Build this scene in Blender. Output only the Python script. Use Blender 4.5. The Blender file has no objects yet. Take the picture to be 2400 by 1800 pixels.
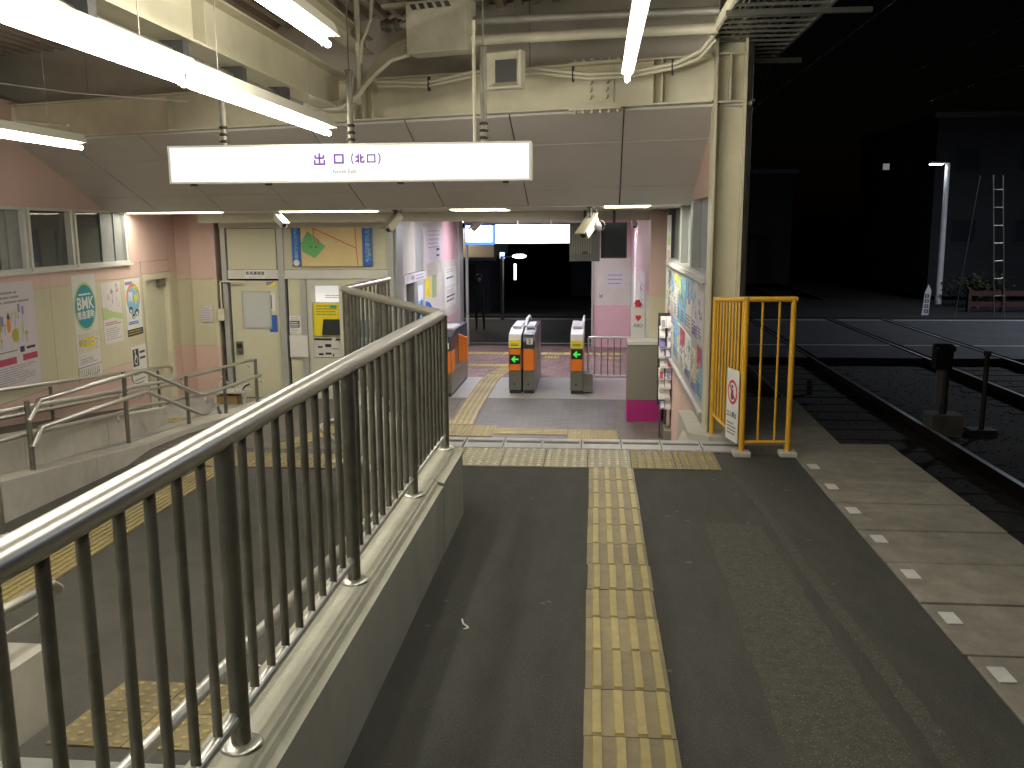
import bpy, bmesh, math, random
from mathutils import Vector, Matrix
random.seed(7)
S = bpy.context.scene
COL = S.collection
R = math.radians

# ---------------------------------------------------------------- camera
cam_d = bpy.data.cameras.new('camera'); cam = bpy.data.objects.new('camera', cam_d); COL.objects.link(cam)
S.camera = cam
cam_d.sensor_width = 36.0; cam_d.lens = 36.0*2130.0/2400.0
cam_d.clip_start = 0.05; cam_d.clip_end = 400
def cam_matrix(pitch, yaw, roll, loc):
    p, y, r = R(pitch), R(yaw), R(roll)
    fw = Vector((-math.sin(y)*math.cos(p), math.cos(y)*math.cos(p), -math.sin(p)))
    rt = Vector((math.cos(y), math.sin(y), 0)); up = rt.cross(fw)
    rt2 = rt*math.cos(r) - up*math.sin(r); up2 = up*math.cos(r) + rt*math.sin(r)
    m = Matrix.Identity(4)
    for i in range(3):
        m[i][0] = rt2[i]; m[i][1] = up2[i]; m[i][2] = -fw[i]; m[i][3] = loc[i]
    return m
cam.matrix_world = cam_matrix(9.75, 5.35, 0.33, (0, 0, 1.61))

# ---------------------------------------------------------------- world: night sky
W = bpy.data.worlds.new('World'); S.world = W; W.use_nodes = True
wn = W.node_tree.nodes; wl = W.node_tree.links
bg = wn.get('Background')
sky = wn.new('ShaderNodeTexSky'); sky.sky_type = 'NISHITA'; sky.sun_disc = False
sky.sun_elevation = R(2); sky.sun_rotation = R(200)
wl.new(sky.outputs[0], bg.inputs[0]); bg.inputs[1].default_value = 0.0003
S.view_settings.view_transform = 'Standard'; S.view_settings.look = 'None'
S.view_settings.exposure = 0.45; S.view_settings.gamma = 1.0; S.view_settings.use_curve_mapping = False
S.cycles.max_bounces = 6; S.cycles.diffuse_bounces = 4; S.cycles.glossy_bounces = 4
S.cycles.sample_clamp_indirect = 3.0
S.cycles.use_denoising = True
TUBE_E = 44.0; HALL_E = 24.0

# ---------------------------------------------------------------- materials
def new_mat(name):
    m = bpy.data.materials.new(name); m.use_nodes = True
    nt = m.node_tree
    return m, nt, nt.nodes.get('Principled BSDF')
def mat(name, col, rough=0.6, metal=0.0, var=0.0, scale=6.0, bump=0.0, bscale=60.0, stain=0.0, stain_scale=1.2, stain_col=None, spec=None, speck=0.0, stretch=None, coat=0.0, rnd=0.0):
    m, nt, b = new_mat(name); N = nt.nodes; L = nt.links
    b.inputs['Roughness'].default_value = rough; b.inputs['Metallic'].default_value = metal
    if spec is not None: b.inputs['Specular IOR Level'].default_value = spec
    if coat: b.inputs['Coat Weight'].default_value = coat
    c = (col[0], col[1], col[2], 1)
    tc = N.new('ShaderNodeTexCoord'); oi = N.new('ShaderNodeObjectInfo'); ad = N.new('ShaderNodeVectorMath'); ad.operation = 'ADD'
    L.new(tc.outputs['Object'], ad.inputs[0]); L.new(oi.outputs['Location'], ad.inputs[1]); vec = ad.outputs[0]; vec0 = vec
    if stretch:
        mp = N.new('ShaderNodeMapping'); mp.inputs['Scale'].default_value = stretch; L.new(vec, mp.inputs['Vector']); vec = mp.outputs[0]
    last = None
    if var > 0:
        n = N.new('ShaderNodeTexNoise'); n.inputs['Scale'].default_value = scale; n.inputs['Detail'].default_value = 6; n.inputs['Roughness'].default_value = .65
        L.new(vec, n.inputs['Vector'])
        rp = N.new('ShaderNodeMapRange'); rp.inputs['From Min'].default_value = .3; rp.inputs['From Max'].default_value = .7
        rp.inputs['To Min'].default_value = 1-var; rp.inputs['To Max'].default_value = 1+var; L.new(n.outputs['Fac'], rp.inputs['Value'])
        mx = N.new('ShaderNodeVectorMath'); mx.operation = 'SCALE'; mx.inputs[0].default_value = col; L.new(rp.outputs[0], mx.inputs['Scale'])
        last = mx.outputs[0]
    def mixin(fac, colour, src):
        m2 = N.new('ShaderNodeMix'); m2.data_type = 'RGBA'; L.new(fac, m2.inputs['Factor'])
        if src is None: m2.inputs['A'].default_value = c
        else: L.new(src, m2.inputs['A'])
        m2.inputs['B'].default_value = (*colour, 1); return m2.outputs['Result']
    if stain > 0:
        n = N.new('ShaderNodeTexNoise'); n.inputs['Scale'].default_value = stain_scale; n.inputs['Detail'].default_value = 8; n.inputs['Roughness'].default_value = .7; n.inputs['Distortion'].default_value = .4
        L.new(vec, n.inputs['Vector'])
        rp = N.new('ShaderNodeMapRange'); rp.inputs['From Min'].default_value = .48; rp.inputs['From Max'].default_value = .72; rp.inputs['To Max'].default_value = stain; L.new(n.outputs['Fac'], rp.inputs['Value'])
        last = mixin(rp.outputs[0], stain_col or tuple(x*.5 for x in col), last)
    if speck > 0:
        v = N.new('ShaderNodeTexNoise'); v.inputs['Scale'].default_value = 140; v.inputs['Detail'].default_value = 2
        L.new(vec0, v.inputs['Vector'])
        rp = N.new('ShaderNodeMapRange'); rp.inputs['From Min'].default_value = .6; rp.inputs['From Max'].default_value = .75; rp.inputs['To Max'].default_value = speck; L.new(v.outputs['Fac'], rp.inputs['Value'])
        last = mixin(rp.outputs[0], tuple(min(.8, x*3.2+.03) for x in col), last)
    if rnd > 0:
        rr_ = N.new('ShaderNodeMapRange'); rr_.inputs['To Min'].default_value = 1-rnd; rr_.inputs['To Max'].default_value = 1+rnd*.5; L.new(oi.outputs['Random'], rr_.inputs['Value'])
        sc_ = N.new('ShaderNodeVectorMath'); sc_.operation = 'SCALE'; L.new(last, sc_.inputs[0]); L.new(rr_.outputs[0], sc_.inputs['Scale']); last = sc_.outputs[0]
    if last is not None: L.new(last, b.inputs['Base Color'])
    else: b.inputs['Base Color'].default_value = c
    if bump > 0:
        n = N.new('ShaderNodeTexNoise'); n.inputs['Scale'].default_value = bscale; n.inputs['Detail'].default_value = 4; L.new(vec, n.inputs['Vector'])
        bp = N.new('ShaderNodeBump'); bp.inputs['Strength'].default_value = bump; bp.inputs['Distance'].default_value = .004
        L.new(n.outputs['Fac'], bp.inputs['Height']); L.new(bp.outputs[0], b.inputs['Normal'])
        rr = N.new('ShaderNodeMapRange'); rr.inputs['To Min'].default_value = max(.02, rough-.1); rr.inputs['To Max'].default_value = min(1, rough+.1); L.new(n.outputs['Fac'], rr.inputs['Value']); L.new(rr.outputs[0], b.inputs['Roughness'])
    return m
def brickmat(name, c1, c2, mortar, bw, bh, ms=.006, rough=.5, bump=.3, offset=.5):
    m, nt, b = new_mat(name); N = nt.nodes; L = nt.links
    tc = N.new('ShaderNodeTexCoord')
    br = N.new('ShaderNodeTexBrick'); br.inputs['Scale'].default_value = 1; br.inputs['Brick Width'].default_value = bw; br.inputs['Row Height'].default_value = bh
    br.inputs['Mortar Size'].default_value = ms; br.inputs['Mortar Smooth'].default_value = .3; br.inputs['Color1'].default_value = (*c1, 1); br.inputs['Color2'].default_value = (*c2, 1); br.inputs['Mortar'].default_value = (*mortar, 1); br.offset = offset
    L.new(tc.outputs['Object'], br.inputs['Vector'])
    n = N.new('ShaderNodeTexNoise'); n.inputs['Scale'].default_value = 1.3; n.inputs['Detail'].default_value = 7; L.new(tc.outputs['Object'], n.inputs['Vector'])
    rp = N.new('ShaderNodeMapRange'); rp.inputs['From Min'].default_value = .3; rp.inputs['From Max'].default_value = .7; rp.inputs['To Min'].default_value = .72; rp.inputs['To Max'].default_value = 1.2; L.new(n.outputs['Fac'], rp.inputs['Value'])
    mx = N.new('ShaderNodeVectorMath'); mx.operation = 'SCALE'; L.new(br.outputs['Color'], mx.inputs[0]); L.new(rp.outputs[0], mx.inputs['Scale']); L.new(mx.outputs[0], b.inputs['Base Color'])
    b.inputs['Roughness'].default_value = rough
    bp = N.new('ShaderNodeBump'); bp.inputs['Strength'].default_value = bump; bp.inputs['Distance'].default_value = .004; bp.invert = True
    L.new(br.outputs['Fac'], bp.inputs['Height']); L.new(bp.outputs[0], b.inputs['Normal'])
    return m
def emit(name, col, s, base=None):
    m, nt, b = new_mat(name)
    b.inputs['Base Color'].default_value = (*(base or col), 1); b.inputs['Emission Color'].default_value = (*col, 1); b.inputs['Emission Strength'].default_value = s
    b.inputs['Roughness'].default_value = .5
    return m
def glass(name, col=(.6, .65, .65), rough=.05, alpha=.35):
    m, nt, b = new_mat(name)
    b.inputs['Base Color'].default_value = (*col, 1); b.inputs['Roughness'].default_value = rough
    b.inputs['Alpha'].default_value = alpha; b.inputs['IOR'].default_value = 1.5
    return m
M = {}
M['asphalt'] = mat('asphalt', (.033, .034, .030), .82, var=.28, scale=5, bump=.9, bscale=170, stain=.6, stain_scale=1.1, stain_col=(.022, .023, .021), speck=.75, stretch=(1.6, .45, 1))
M['asphalt_old'] = mat('coarse_asphalt', (.052, .050, .043), .9, var=.3, scale=24, bump=1.3, bscale=120, stain=.6, stain_scale=1.6, stain_col=(.034, .034, .030), speck=.9)
M['asphalt_ramp'] = mat('ramp_asphalt', (.064, .060, .054), .85, var=.2, scale=4, bump=.5, bscale=200, stain=.3, stain_scale=1.3, speck=.3)
M['slab'] = mat('platform_edge_concrete', (.215, .198, .172), .8, var=.25, scale=7, bump=.5, bscale=90, stain=.6, stain_scale=2.2, stain_col=(.10, .092, .074), speck=.15, rnd=0.18)
M['concrete'] = mat('wall_concrete', (.50, .48, .43), .8, var=.14, scale=3, bump=.35, bscale=60, stain=.5, stain_scale=1.6, stain_col=(.36, .34, .29))
M['coping'] = mat('coping_concrete', (.45, .45, .38), .75, var=.14, scale=5, bump=.3, bscale=70, stain=.5, stain_scale=2.5, stain_col=(.31, .31, .25))
M['kerb_face_shaded'] = mat('kerb_concrete_shaded', (.35, .355, .325), .8, var=.15, scale=2.5, bump=.4, bscale=50, stain=.6, stain_scale=1.5, stain_col=(.24, .245, .22), stretch=(1, 1, .5))  # same concrete as the coping, shade on the upright face painted into the colour
M['landing'] = mat('landing_concrete', (.33, .33, .32), .8, var=.15, scale=3, bump=.3, stain=.4)
M['yellow_tile'] = mat('tactile_yellow', (.245, .20, .105), .55, var=.16, scale=9, bump=.3, bscale=90, stain=.85, stain_scale=3.2, stain_col=(.155, .125, .08), rnd=0.28)
M['yellow_bar'] = mat('tactile_yellow_raised', (.40, .325, .125), .5, var=.12, scale=14, bump=.2, bscale=120, stain=.7, stain_scale=6, stain_col=(.28, .225, .115), rnd=0.15)
M['yellow_worn'] = mat('tactile_yellow_worn', (.36, .33, .23), .55, var=.16, scale=9, bump=.3, bscale=90, stain=.8, stain_scale=5, stain_col=(.24, .21, .15), rnd=0.2)
M['yellow_worn_dot'] = mat('tactile_dots_worn', (.72, .68, .52), .5, var=.15, scale=14, stain=.5, stain_scale=9, stain_col=(.38, .33, .20))
M['nosing'] = mat('step_nosing', (.46, .46, .47), .5, var=.2, scale=12, stain=.6, stain_scale=6, stain_col=(.25, .25, .26))
M['groove'] = mat('dark_groove', (.05, .05, .055), .7)
M['stainless'] = mat('stainless_steel', (.66, .655, .62), .33, 1.0, var=.04, scale=5)
M['stainless_dark'] = mat('stainless_dark_reflection', (.32, .315, .285), .42, .9, var=.2, scale=8, stain=.6, stain_scale=7, stain_col=(.16, .13, .09), rnd=0.25)  # same steel with dark reflections of the surroundings painted in, plus brown stains
M['cream_steel'] = mat('cream_painted_steel', (.66, .62, .47), .45, var=.1, scale=3, stain=.4, stain_scale=2.2, stain_col=(.54, .50, .37))
M['cream_pipe'] = mat('cream_painted_pipe', (.62, .59, .47), .45, var=.12, scale=6, stain=.4, stain_scale=4, stain_col=(.46, .43, .33))
M['pipe_grey'] = mat('galvanised_pipe', (.40, .39, .35), .45, .3, var=.15, scale=8)
M['deck'] = mat('roof_deck', (.44, .38, .32), .6, var=.15, scale=4, stain=.4, stain_scale=1.5)
M['purlin'] = mat('dusty_beam', (.42, .39, .29), .55, var=.15, scale=4, stain=.4, stain_scale=2)
M['panel_white'] = mat('sloped_panel', (.57, .54, .51), .5, var=.04, scale=2, stain=.3, stain_scale=1.2, stain_col=(.48, .45, .42))
M['fascia'] = mat('upper_cladding', (.52, .49, .43), .6, var=.1, scale=2, stain=.4, stain_scale=1.6)
M['ceiling'] = mat('hall_ceiling', (.60, .57, .50), .6, var=.05, scale=2, stain=.2)
M['pink'] = mat('pink_paint', (.63, .455, .405), .5, var=.05, scale=2, bump=.08, bscale=200, stain=.45, stain_scale=1.4, stain_col=(.57, .41, .36), stretch=(1.6, 1.6, .3))
M['cream'] = mat('cream_paint', (.575, .54, .39), .5, var=.05, scale=2, bump=.08, bscale=200, stain=.45, stain_scale=1.4, stain_col=(.50, .47, .335), stretch=(1.6, 1.6, .3))
M['pink2'] = mat('pink_gloss_paint', (.66, .43, .47), .4, var=.05, scale=2, stain=.2)
M['cream2'] = mat('white_gloss_paint', (.62, .59, .54), .4, var=.05, scale=2, stain=.2)
M['facade'] = mat('facade_panel', (.58, .57, .43), .4, var=.04, scale=2, stain=.25, stain_scale=1.8, stain_col=(.53, .52, .38))
M['alu'] = mat('aluminium_frame', (.46, .47, .47), .35, .35, var=.06, scale=8)
M['sash'] = mat('grey_window_blind', (.26, .27, .27), .5, .2, var=.1, scale=8)
M['alu_light'] = mat('light_aluminium_trim', (.62, .62, .59), .4, .1, var=.05, scale=5)
M['white'] = mat('white_board', (.74, .74, .73), .5, var=.03, scale=5)
M['paper'] = mat('paper', (.66, .64, .63), .6, var=.04, scale=9)
M['paper_lilac'] = mat('pale_lilac_paper', (.62, .58, .64), .6, var=.04, scale=9)
M['black'] = mat('black_plastic', (.02, .02, .022), .4)
M['dark'] = mat('dark_grey', (.06, .06, .065), .5)
M['ink'] = mat('dark_ink', (.04, .04, .06), .6)
M['grey_ink'] = mat('grey_ink', (.30, .29, .33), .6)
M['purple'] = mat('purple_lettering', (.17, .06, .42), .6)
M['teal'] = mat('teal_print', (.02, .27, .33), .5)
M['yellow'] = mat('yellow_print', (.80, .66, .03), .5)
M['olive_text'] = mat('dark_yellow_print', (.42, .36, .03), .5)
M['red'] = mat('red_print', (.55, .03, .05), .5)
M['crimson'] = mat('crimson_print', (.45, .05, .11), .5)
M['green'] = mat('green_print', (.14, .42, .16), .5)
M['lime'] = mat('lime_print', (.42, .58, .25), .5)
M['blue'] = mat('blue_print', (.03, .12, .48), .5)
M['skyblue'] = mat('sky_blue_print', (.22, .46, .66), .5)
M['violet'] = mat('violet_print', (.25, .22, .48), .5)
M['orange'] = mat('orange_gate_panel', (.78, .20, .02), .4)
M['orange_red'] = mat('orange_print', (.70, .22, .05), .5)
M['map_bg'] = mat('map_background', (.66, .52, .27), .5, var=.06, scale=3)
M['magenta'] = mat('magenta_panel', (.38, .02, .18), .45)
M['pole_dark'] = mat('weathered_pole', (.16, .15, .12), .55, .3, var=.2, scale=12)
M['gold'] = mat('yellow_safety_paint', (.70, .39, .035), .38, var=.06, scale=5, stain=.25, stain_scale=7, stain_col=(.45, .20, .02))
M['grate'] = mat('drain_grating', (.20, .20, .20), .5, .5)
M['ballast'] = mat('ballast', (.055, .05, .045), .9, var=.5, scale=18, bump=1.5, bscale=26, stain=.4, stain_scale=.6)
M['sleeper'] = mat('sleeper', (.05, .046, .042), .9, var=.3, scale=8)
M['rail_side'] = mat('rusty_rail', (.035, .025, .02), .7, .4)
M['rail_top'] = mat('polished_rail_head', (.80, .80, .83), .34, .95)
M['road'] = mat('road_asphalt', (.060, .062, .068), .75, var=.25, scale=1.5, bump=.6, bscale=60, stain=.4, stain_scale=.5)
M['road_white'] = mat('road_marking', (.55, .55, .55), .7, var=.2, scale=6)
M['hall_tile'] = brickmat('hall_grey_tiles', (.115, .104, .098), (.075, .068, .066), (.055, .05, .052), .20, .10, .008)
M['hall_brown'] = brickmat('hall_brown_tiles', (.14, .118, .105), (.10, .086, .077), (.06, .055, .05), .20, .10, .008)
M['hall_pink'] = brickmat('hall_mauve_tiles', (.26, .165, .165), (.14, .088, .095), (.12, .085, .09), .20, .20, .012)
M['gate_floor'] = mat('gate_floor_sheet', (.36, .355, .36), .35, var=.1, scale=3, stain=.2)
M['gate_steel'] = mat('brushed_gate_steel', (.24, .24, .215), .35, .75, var=.1, scale=12)
M['gate_light'] = mat('pale_gate_cover', (.58, .58, .64), .35)
M['gate_black'] = mat('gate_dark_cover', (.035, .04, .06), .3)
M['counter'] = mat('grey_cabinet', (.21, .20, .175), .5, var=.05, scale=3)
M['tm_body'] = mat('ticket_machine_body', (.54, .54, .46), .4, var=.04)
M['screen_dark'] = mat('dark_screen', (.03, .035, .04), .12)
M['lamp_metal'] = mat('fixture_enamel', (.72, .70, .60), .35)
M['camera_body'] = mat('camera_housing', (.55, .53, .42), .4)
M['cable'] = mat('cable_black', (.03, .03, .03), .6)
M['skin'] = mat('skin', (.35, .22, .16), .6)
M['clothes'] = mat('dark_clothes', (.03, .03, .035), .8)
M['brown_box'] = mat('brown_box', (.34, .22, .09), .7)
M['leaf'] = mat('leaf_green', (.03, .045, .02), .7)
M['building_dark'] = mat('dark_building_wall', (.035, .035, .04), .85, var=.2, scale=.6)
M['shop_wall'] = mat('shop_wall', (.34, .30, .25), .7, var=.1, scale=2)
M['glass'] = glass('window_glass', (.10, .11, .10), .03, .80)
M['glass_clear'] = glass('case_glass', (.5, .55, .52), .04, .12)
E_tube = emit('tube_light', (1.0, .945, .79), TUBE_E)
E_hall = emit('hall_light_warm', (1.0, .93, .76), HALL_E)
E_hall2 = emit('hall_light_cool', (.96, .94, 1.0), HALL_E*2.0)
E_sign = emit('sign_face', (1.0, .97, .90), .74, (.3, .3, .3))
E_sign2 = emit('far_sign_face', (.93, .94, 1.0), 3.2)
E_screen = emit('lit_screen', (.80, .92, 1.0), 2.4)
E_street = emit('street_lamp_light', (.85, .90, 1.0), 60)
E_street2 = emit('oval_lamp_light', (.90, .92, 1.0), 14)
E_green = emit('green_arrow', (.05, .75, .08), .42)
E_niche = emit('ticket_niche_light', (1.0, .98, .93), .45, (.5, .5, .5))
E_blue = emit('blue_lamp', (.4, .5, 1.0), 2.0)

# ---------------------------------------------------------------- building helpers
WM = {}                                                        # world matrix of every object used as a parent
def wm(o): return WM.get(o.name, Matrix.Identity(4))
def setprops(o, label=None, cat=None, group=None, kind=None):
    if label: o['label'] = label
    if cat: o['category'] = cat
    if group: o['group'] = group
    if kind: o['kind'] = kind
    return o
def thing(name, label, cat, loc=(0, 0, 0), group=None, rot=None):
    o = bpy.data.objects.new(name, None); COL.objects.link(o); o.empty_display_size = .1
    m = Matrix.Translation(loc) @ (rot.to_4x4() if rot else Matrix.Identity(4))
    o.matrix_world = m; WM[o.name] = m
    return setprops(o, label, cat, group)
class Frame:
    """a flat board: o = lower left corner, r = to the right, u = up, n = towards the viewer"""
    def __init__(s, o, r, u=(0, 0, 1)):
        s.o = Vector(o); s.r = Vector(r).normalized(); s.u = Vector(u).normalized(); s.n = s.r.cross(s.u)
    def p(s, a, b, c=0): return s.o + s.r*a + s.u*b + s.n*c
class MB:
    def __init__(s, T=None): s.v = []; s.f = []; s.fm = []; s.sm = []; s.mats = []; s.cur = 0; s.T = T
    def m(s, mm):
        if mm not in s.mats: s.mats.append(mm)
        s.cur = s.mats.index(mm); return s
    def add(s, vs, fs, smooth=False):
        k = len(s.v)
        if not s.mats: s.mats.append(None)
        for v in vs:
            v = Vector(v); s.v.append(s.T @ v if s.T else v)
        for f in fs: s.f.append([k+i for i in f]); s.fm.append(s.cur); s.sm.append(smooth)
        return s
    def box(s, x0, x1, y0, y1, z0, z1):
        if x0 > x1: x0, x1 = x1, x0
        if y0 > y1: y0, y1 = y1, y0
        if z0 > z1: z0, z1 = z1, z0
        return s.add([(x0, y0, z0), (x1, y0, z0), (x1, y1, z0), (x0, y1, z0), (x0, y0, z1), (x1, y0, z1), (x1, y1, z1), (x0, y1, z1)],
                     [(0, 3, 2, 1), (4, 5, 6, 7), (0, 1, 5, 4), (1, 2, 6, 5), (2, 3, 7, 6), (3, 0, 4, 7)])
    def hexa(s, p): return s.add(p, [(0, 3, 2, 1), (4, 5, 6, 7), (0, 1, 5, 4), (1, 2, 6, 5), (2, 3, 7, 6), (3, 0, 4, 7)])
    def fbox(s, F, a0, b0, a1, b1, c0, c1):
        return s.hexa([F.p(a0, b0, c0), F.p(a1, b0, c0), F.p(a1, b1, c0), F.p(a0, b1, c0), F.p(a0, b0, c1), F.p(a1, b0, c1), F.p(a1, b1, c1), F.p(a0, b1, c1)])
    def prism(s, poly, z0, z1):
        n = len(poly); zb = z0 if isinstance(z0, (list, tuple)) else [z0]*n; zt = z1 if isinstance(z1, (list, tuple)) else [z1]*n
        vs = [(p[0], p[1], zb[i]) for i, p in enumerate(poly)]+[(p[0], p[1], zt[i]) for i, p in enumerate(poly)]
        area = sum(poly[i][0]*poly[(i+1) % n][1]-poly[(i+1) % n][0]*poly[i][1] for i in range(n))
        fs = [tuple(range(n))[::-1], tuple(range(n, 2*n))]+[(i, (i+1) % n, n+(i+1) % n, n+i) for i in range(n)]
        if area < 0: fs = [f[::-1] for f in fs]
        return s.add(vs, fs)
    def fpoly(s, F, pts, c0, c1):
        n = len(pts); vs = [F.p(a, b, c0) for a, b in pts]+[F.p(a, b, c1) for a, b in pts]
        area = sum(pts[i][0]*pts[(i+1) % n][1]-pts[(i+1) % n][0]*pts[i][1] for i in range(n))
        fs = [tuple(range(n))[::-1], tuple(range(n, 2*n))]+[(i, (i+1) % n, n+(i+1) % n, n+i) for i in range(n)]
        if area < 0: fs = [f[::-1] for f in fs]
        return s.add(vs, fs)
    def tube(s, pts, r, n=10, caps=True, r2=None):
        pts = [Vector(p) for p in pts]; K = len(pts); rings = []
        ref = None
        for i, p in enumerate(pts):
            if i == 0: t = pts[1]-pts[0]
            elif i == K-1: t = pts[-1]-pts[-2]
            else: t = (pts[i]-pts[i-1]).normalized()+(pts[i+1]-pts[i]).normalized()
            t.normalize()
            if ref is None:
                ref = Vector((0, 0, 1)) if abs(t.z) < .9 else Vector((1, 0, 0))
            a = (ref-t*ref.dot(t)).normalized(); b = t.cross(a); ref = a
            rr = r if r2 is None else r+(r2-r)*i/(K-1)
            sc = 1.0
            if 0 < i < K-1:
                cs = (pts[i]-pts[i-1]).normalized().dot(t); sc = 1/max(.6, cs)
            rings.append([p+(a*math.cos(2*math.pi*k/n)+b*math.sin(2*math.pi*k/n))*rr*(1+(sc-1)*.5) for k in range(n)])
        vs = [v for rg in rings for v in rg]; fs = []
        for i in range(K-1):
            for k in range(n):
                fs.append((i*n+k, i*n+(k+1) % n, (i+1)*n+(k+1) % n, (i+1)*n+k))
        s.add(vs, fs, True)
        if caps:
            s.add(rings[0], [tuple(range(n))[::-1]]); s.add(rings[-1], [tuple(range(n))])
        return s
    def cyl(s, p0, p1, r, n=12, r2=None): return s.tube([p0, p1], r, n, True, r2)
    def lathe(s, c, prof, n=12):
        c = Vector(c); vs = []; fs = []
        for (r, z) in prof:
            for k in range(n): vs.append(c+Vector((r*math.cos(2*math.pi*k/n), r*math.sin(2*math.pi*k/n), z)))
        for i in range(len(prof)-1):
            for k in range(n): fs.append((i*n+k, i*n+(k+1) % n, (i+1)*n+(k+1) % n, (i+1)*n+k))
        s.add(vs, fs, True); s.add(vs[:n], [tuple(range(n))[::-1]]); s.add(vs[-n:], [tuple(range(n))])
        return s
    def ell(s, F, a, b, ra, rb, c0, c1, n=28):
        return s.fpoly(F, [(a+ra*math.cos(2*math.pi*k/n), b+rb*math.sin(2*math.pi*k/n)) for k in range(n)], c0, c1)
    def text(s, F, a, b, size, txt, c=.002, align='CENTER', sx=1.0, off=0.0):
        cu = bpy.data.curves.new('t', 'FONT'); cu.body = txt; cu.size = size; cu.align_x = align; cu.align_y = 'CENTER'; cu.extrude = 0.0; cu.resolution_u = 2; cu.offset = off
        ob = bpy.data.objects.new('t', cu); COL.objects.link(ob)
        dg = bpy.context.evaluated_depsgraph_get(); me = bpy.data.meshes.new_from_object(ob.evaluated_get(dg))
        s.add([F.p(a+v.co.x*sx, b+v.co.y, c) for v in me.vertices], [tuple(p.vertices) for p in me.polygons])
        bpy.data.objects.remove(ob); bpy.data.curves.remove(cu); bpy.data.meshes.remove(me)
        return s
    def lines(s, F, a0, b0, a1, b1, n, h, c=.002, rag=.3):
        for i in range(n):
            b = b1-(i+.5)*(b1-b0)/n; x = a0
            end = a1-random.random()*rag*(a1-a0)
            while x < end:
                w = min(end-x, random.uniform(.15, .5)*(a1-a0)); s.fbox(F, x, b-h/2, x+w*.93, b+h/2, c-.0008, c); x += w
        return s
    def build(s, name, parent=None, material=None, origin=None):
        me = bpy.data.meshes.new(name)
        if parent is not None:
            inv = wm(parent).inverted(); vs = [inv @ v for v in s.v]; loc = Vector((0, 0, 0))
            # keep the child's own origin at the middle of its shape
            lo = Vector([min(v[i] for v in vs) for i in range(3)]); hi = Vector([max(v[i] for v in vs) for i in range(3)])
            loc = (lo+hi)/2; vs = [v-loc for v in vs]
        else:
            lo = Vector([min(v[i] for v in s.v) for i in range(3)]); hi = Vector([max(v[i] for v in s.v) for i in range(3)])
            loc = Vector(origin) if origin is not None else Vector(((lo.x+hi.x)/2, (lo.y+hi.y)/2, lo.z)); vs = [v-loc for v in s.v]
        me.from_pydata([tuple(v) for v in vs], [], s.f)
        ms = [material] if material else s.mats
        for mm in ms: me.materials.append(mm)
        me.polygons.foreach_set('material_index', [0]*len(s.f) if material else s.fm)
        me.polygons.foreach_set('use_smooth', s.sm); me.update()
        o = bpy.data.objects.new(name, me); COL.objects.link(o); o.location = loc
        if parent is not None: o.parent = parent; WM[o.name] = wm(parent) @ Matrix.Translation(loc)
        else: WM[o.name] = Matrix.Translation(loc)
        return o
def struct(name, mb, m=None, origin=None): return setprops(mb.build(name, None, m, origin), kind='structure')
def solo(name, mb, label, cat, m=None, group=None): return setprops(mb.build(name, None, m), label, cat, group)
def inst(src, name, parent, M4):
    """another piece sharing src's mesh; M4 = world matrix"""
    o = src.copy(); o.name = name; COL.objects.link(o); o.parent = parent
    o.matrix_local = (wm(parent).inverted() @ M4) if parent else M4
    return o
def bevel(o, w=.006, seg=2):
    b = o.modifiers.new('bevel', 'BEVEL'); b.width = w; b.segments = seg; b.limit_method = 'ANGLE'; b.angle_limit = R(40)
    return o

# building frame of the skewed cross beam: s runs left along the beam, n towards the camera
O0 = Vector((.85, 7.15, 0)); Uv = Vector((-.963, .270, 0)).normalized(); Nv = Vector((-.270, -.963, 0)).normalized()
def bp(s_, n_, z): return O0+Uv*s_+Nv*n_+Vector((0, 0, z))
BT = Matrix(((Uv.x, Nv.x, 0, O0.x), (Uv.y, Nv.y, 0, O0.y), (0, 0, 1, 0), (0, 0, 0, 1)))   # (s, n, z) -> world

HZ = -.87                                       # level of the ticket hall floor
def ramp_z(y): return HZ+.092*(9.0-y) if y < 9 else HZ
def pinkx(y): return -6.1-.07*(y-12)
def lowx(y): return -4.56-.158*(y-6.4)
def lowtop(y): return -.306-.15*(y-6.42)

# ================================================================ GROUND, PLATFORM, RAMP, HALL FLOOR
struct('ground', MB().prism([(-150, -60), (200, -60), (200, 250), (-150, 250)], -1.32, -1.25), M['ballast'])
struct('ballast', MB().box(2.45, 10.6, -14, 20.4, -1.25, -1.21), M['ballast'])
pf = MB()
pf.prism([(-.93, -9), (1.402, -9), (1.402, 6.46), (.86, 6.46), (.86, 6.50), (-1.72, 6.50), (-.93, 4.96)], -.25, 0)
platform = struct('platform', pf, M['asphalt'], (0, 0, 0))
struct('platform_base', MB().prism([(-.93, -9), (2.05, -9), (2.05, 6.45), (1.85, 6.84), (.86, 6.84), (-1.9, 6.84), (-.93, 4.9)], -1.3, -.252), M['concrete'])
def ragged(pts, amp):
    out = []
    for (a, b) in zip(pts, pts[1:]+pts[:1]):
        L_ = math.hypot(b[0]-a[0], b[1]-a[1]); k = max(1, int(L_/.06))
        for q in range(k):
            t_ = q/k; out.append((a[0]+(b[0]-a[0])*t_+random.uniform(-amp, amp), a[1]+(b[1]-a[1])*t_+random.uniform(-amp, amp)))
    return out
struct('asphalt_patch', MB().prism(ragged([(.60, -2), (1.0, -2), (1.02, 2.2), (.95, 3.3), (.93, 4.1), (.90, 4.87), (.605, 4.89), (.60, 3.6)], .008), .0, .002), M['asphalt_old'])
struct('asphalt_patch', MB().prism(ragged([(1.06, 1.6), (1.16, 1.6), (1.12, 3.0), (1.03, 4.3), (.98, 5.5), (.92, 5.9), (.89, 5.88), (.95, 5.1), (.99, 4.0), (1.06, 2.8)], .006), .0, .002), M['asphalt_old'])
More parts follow.
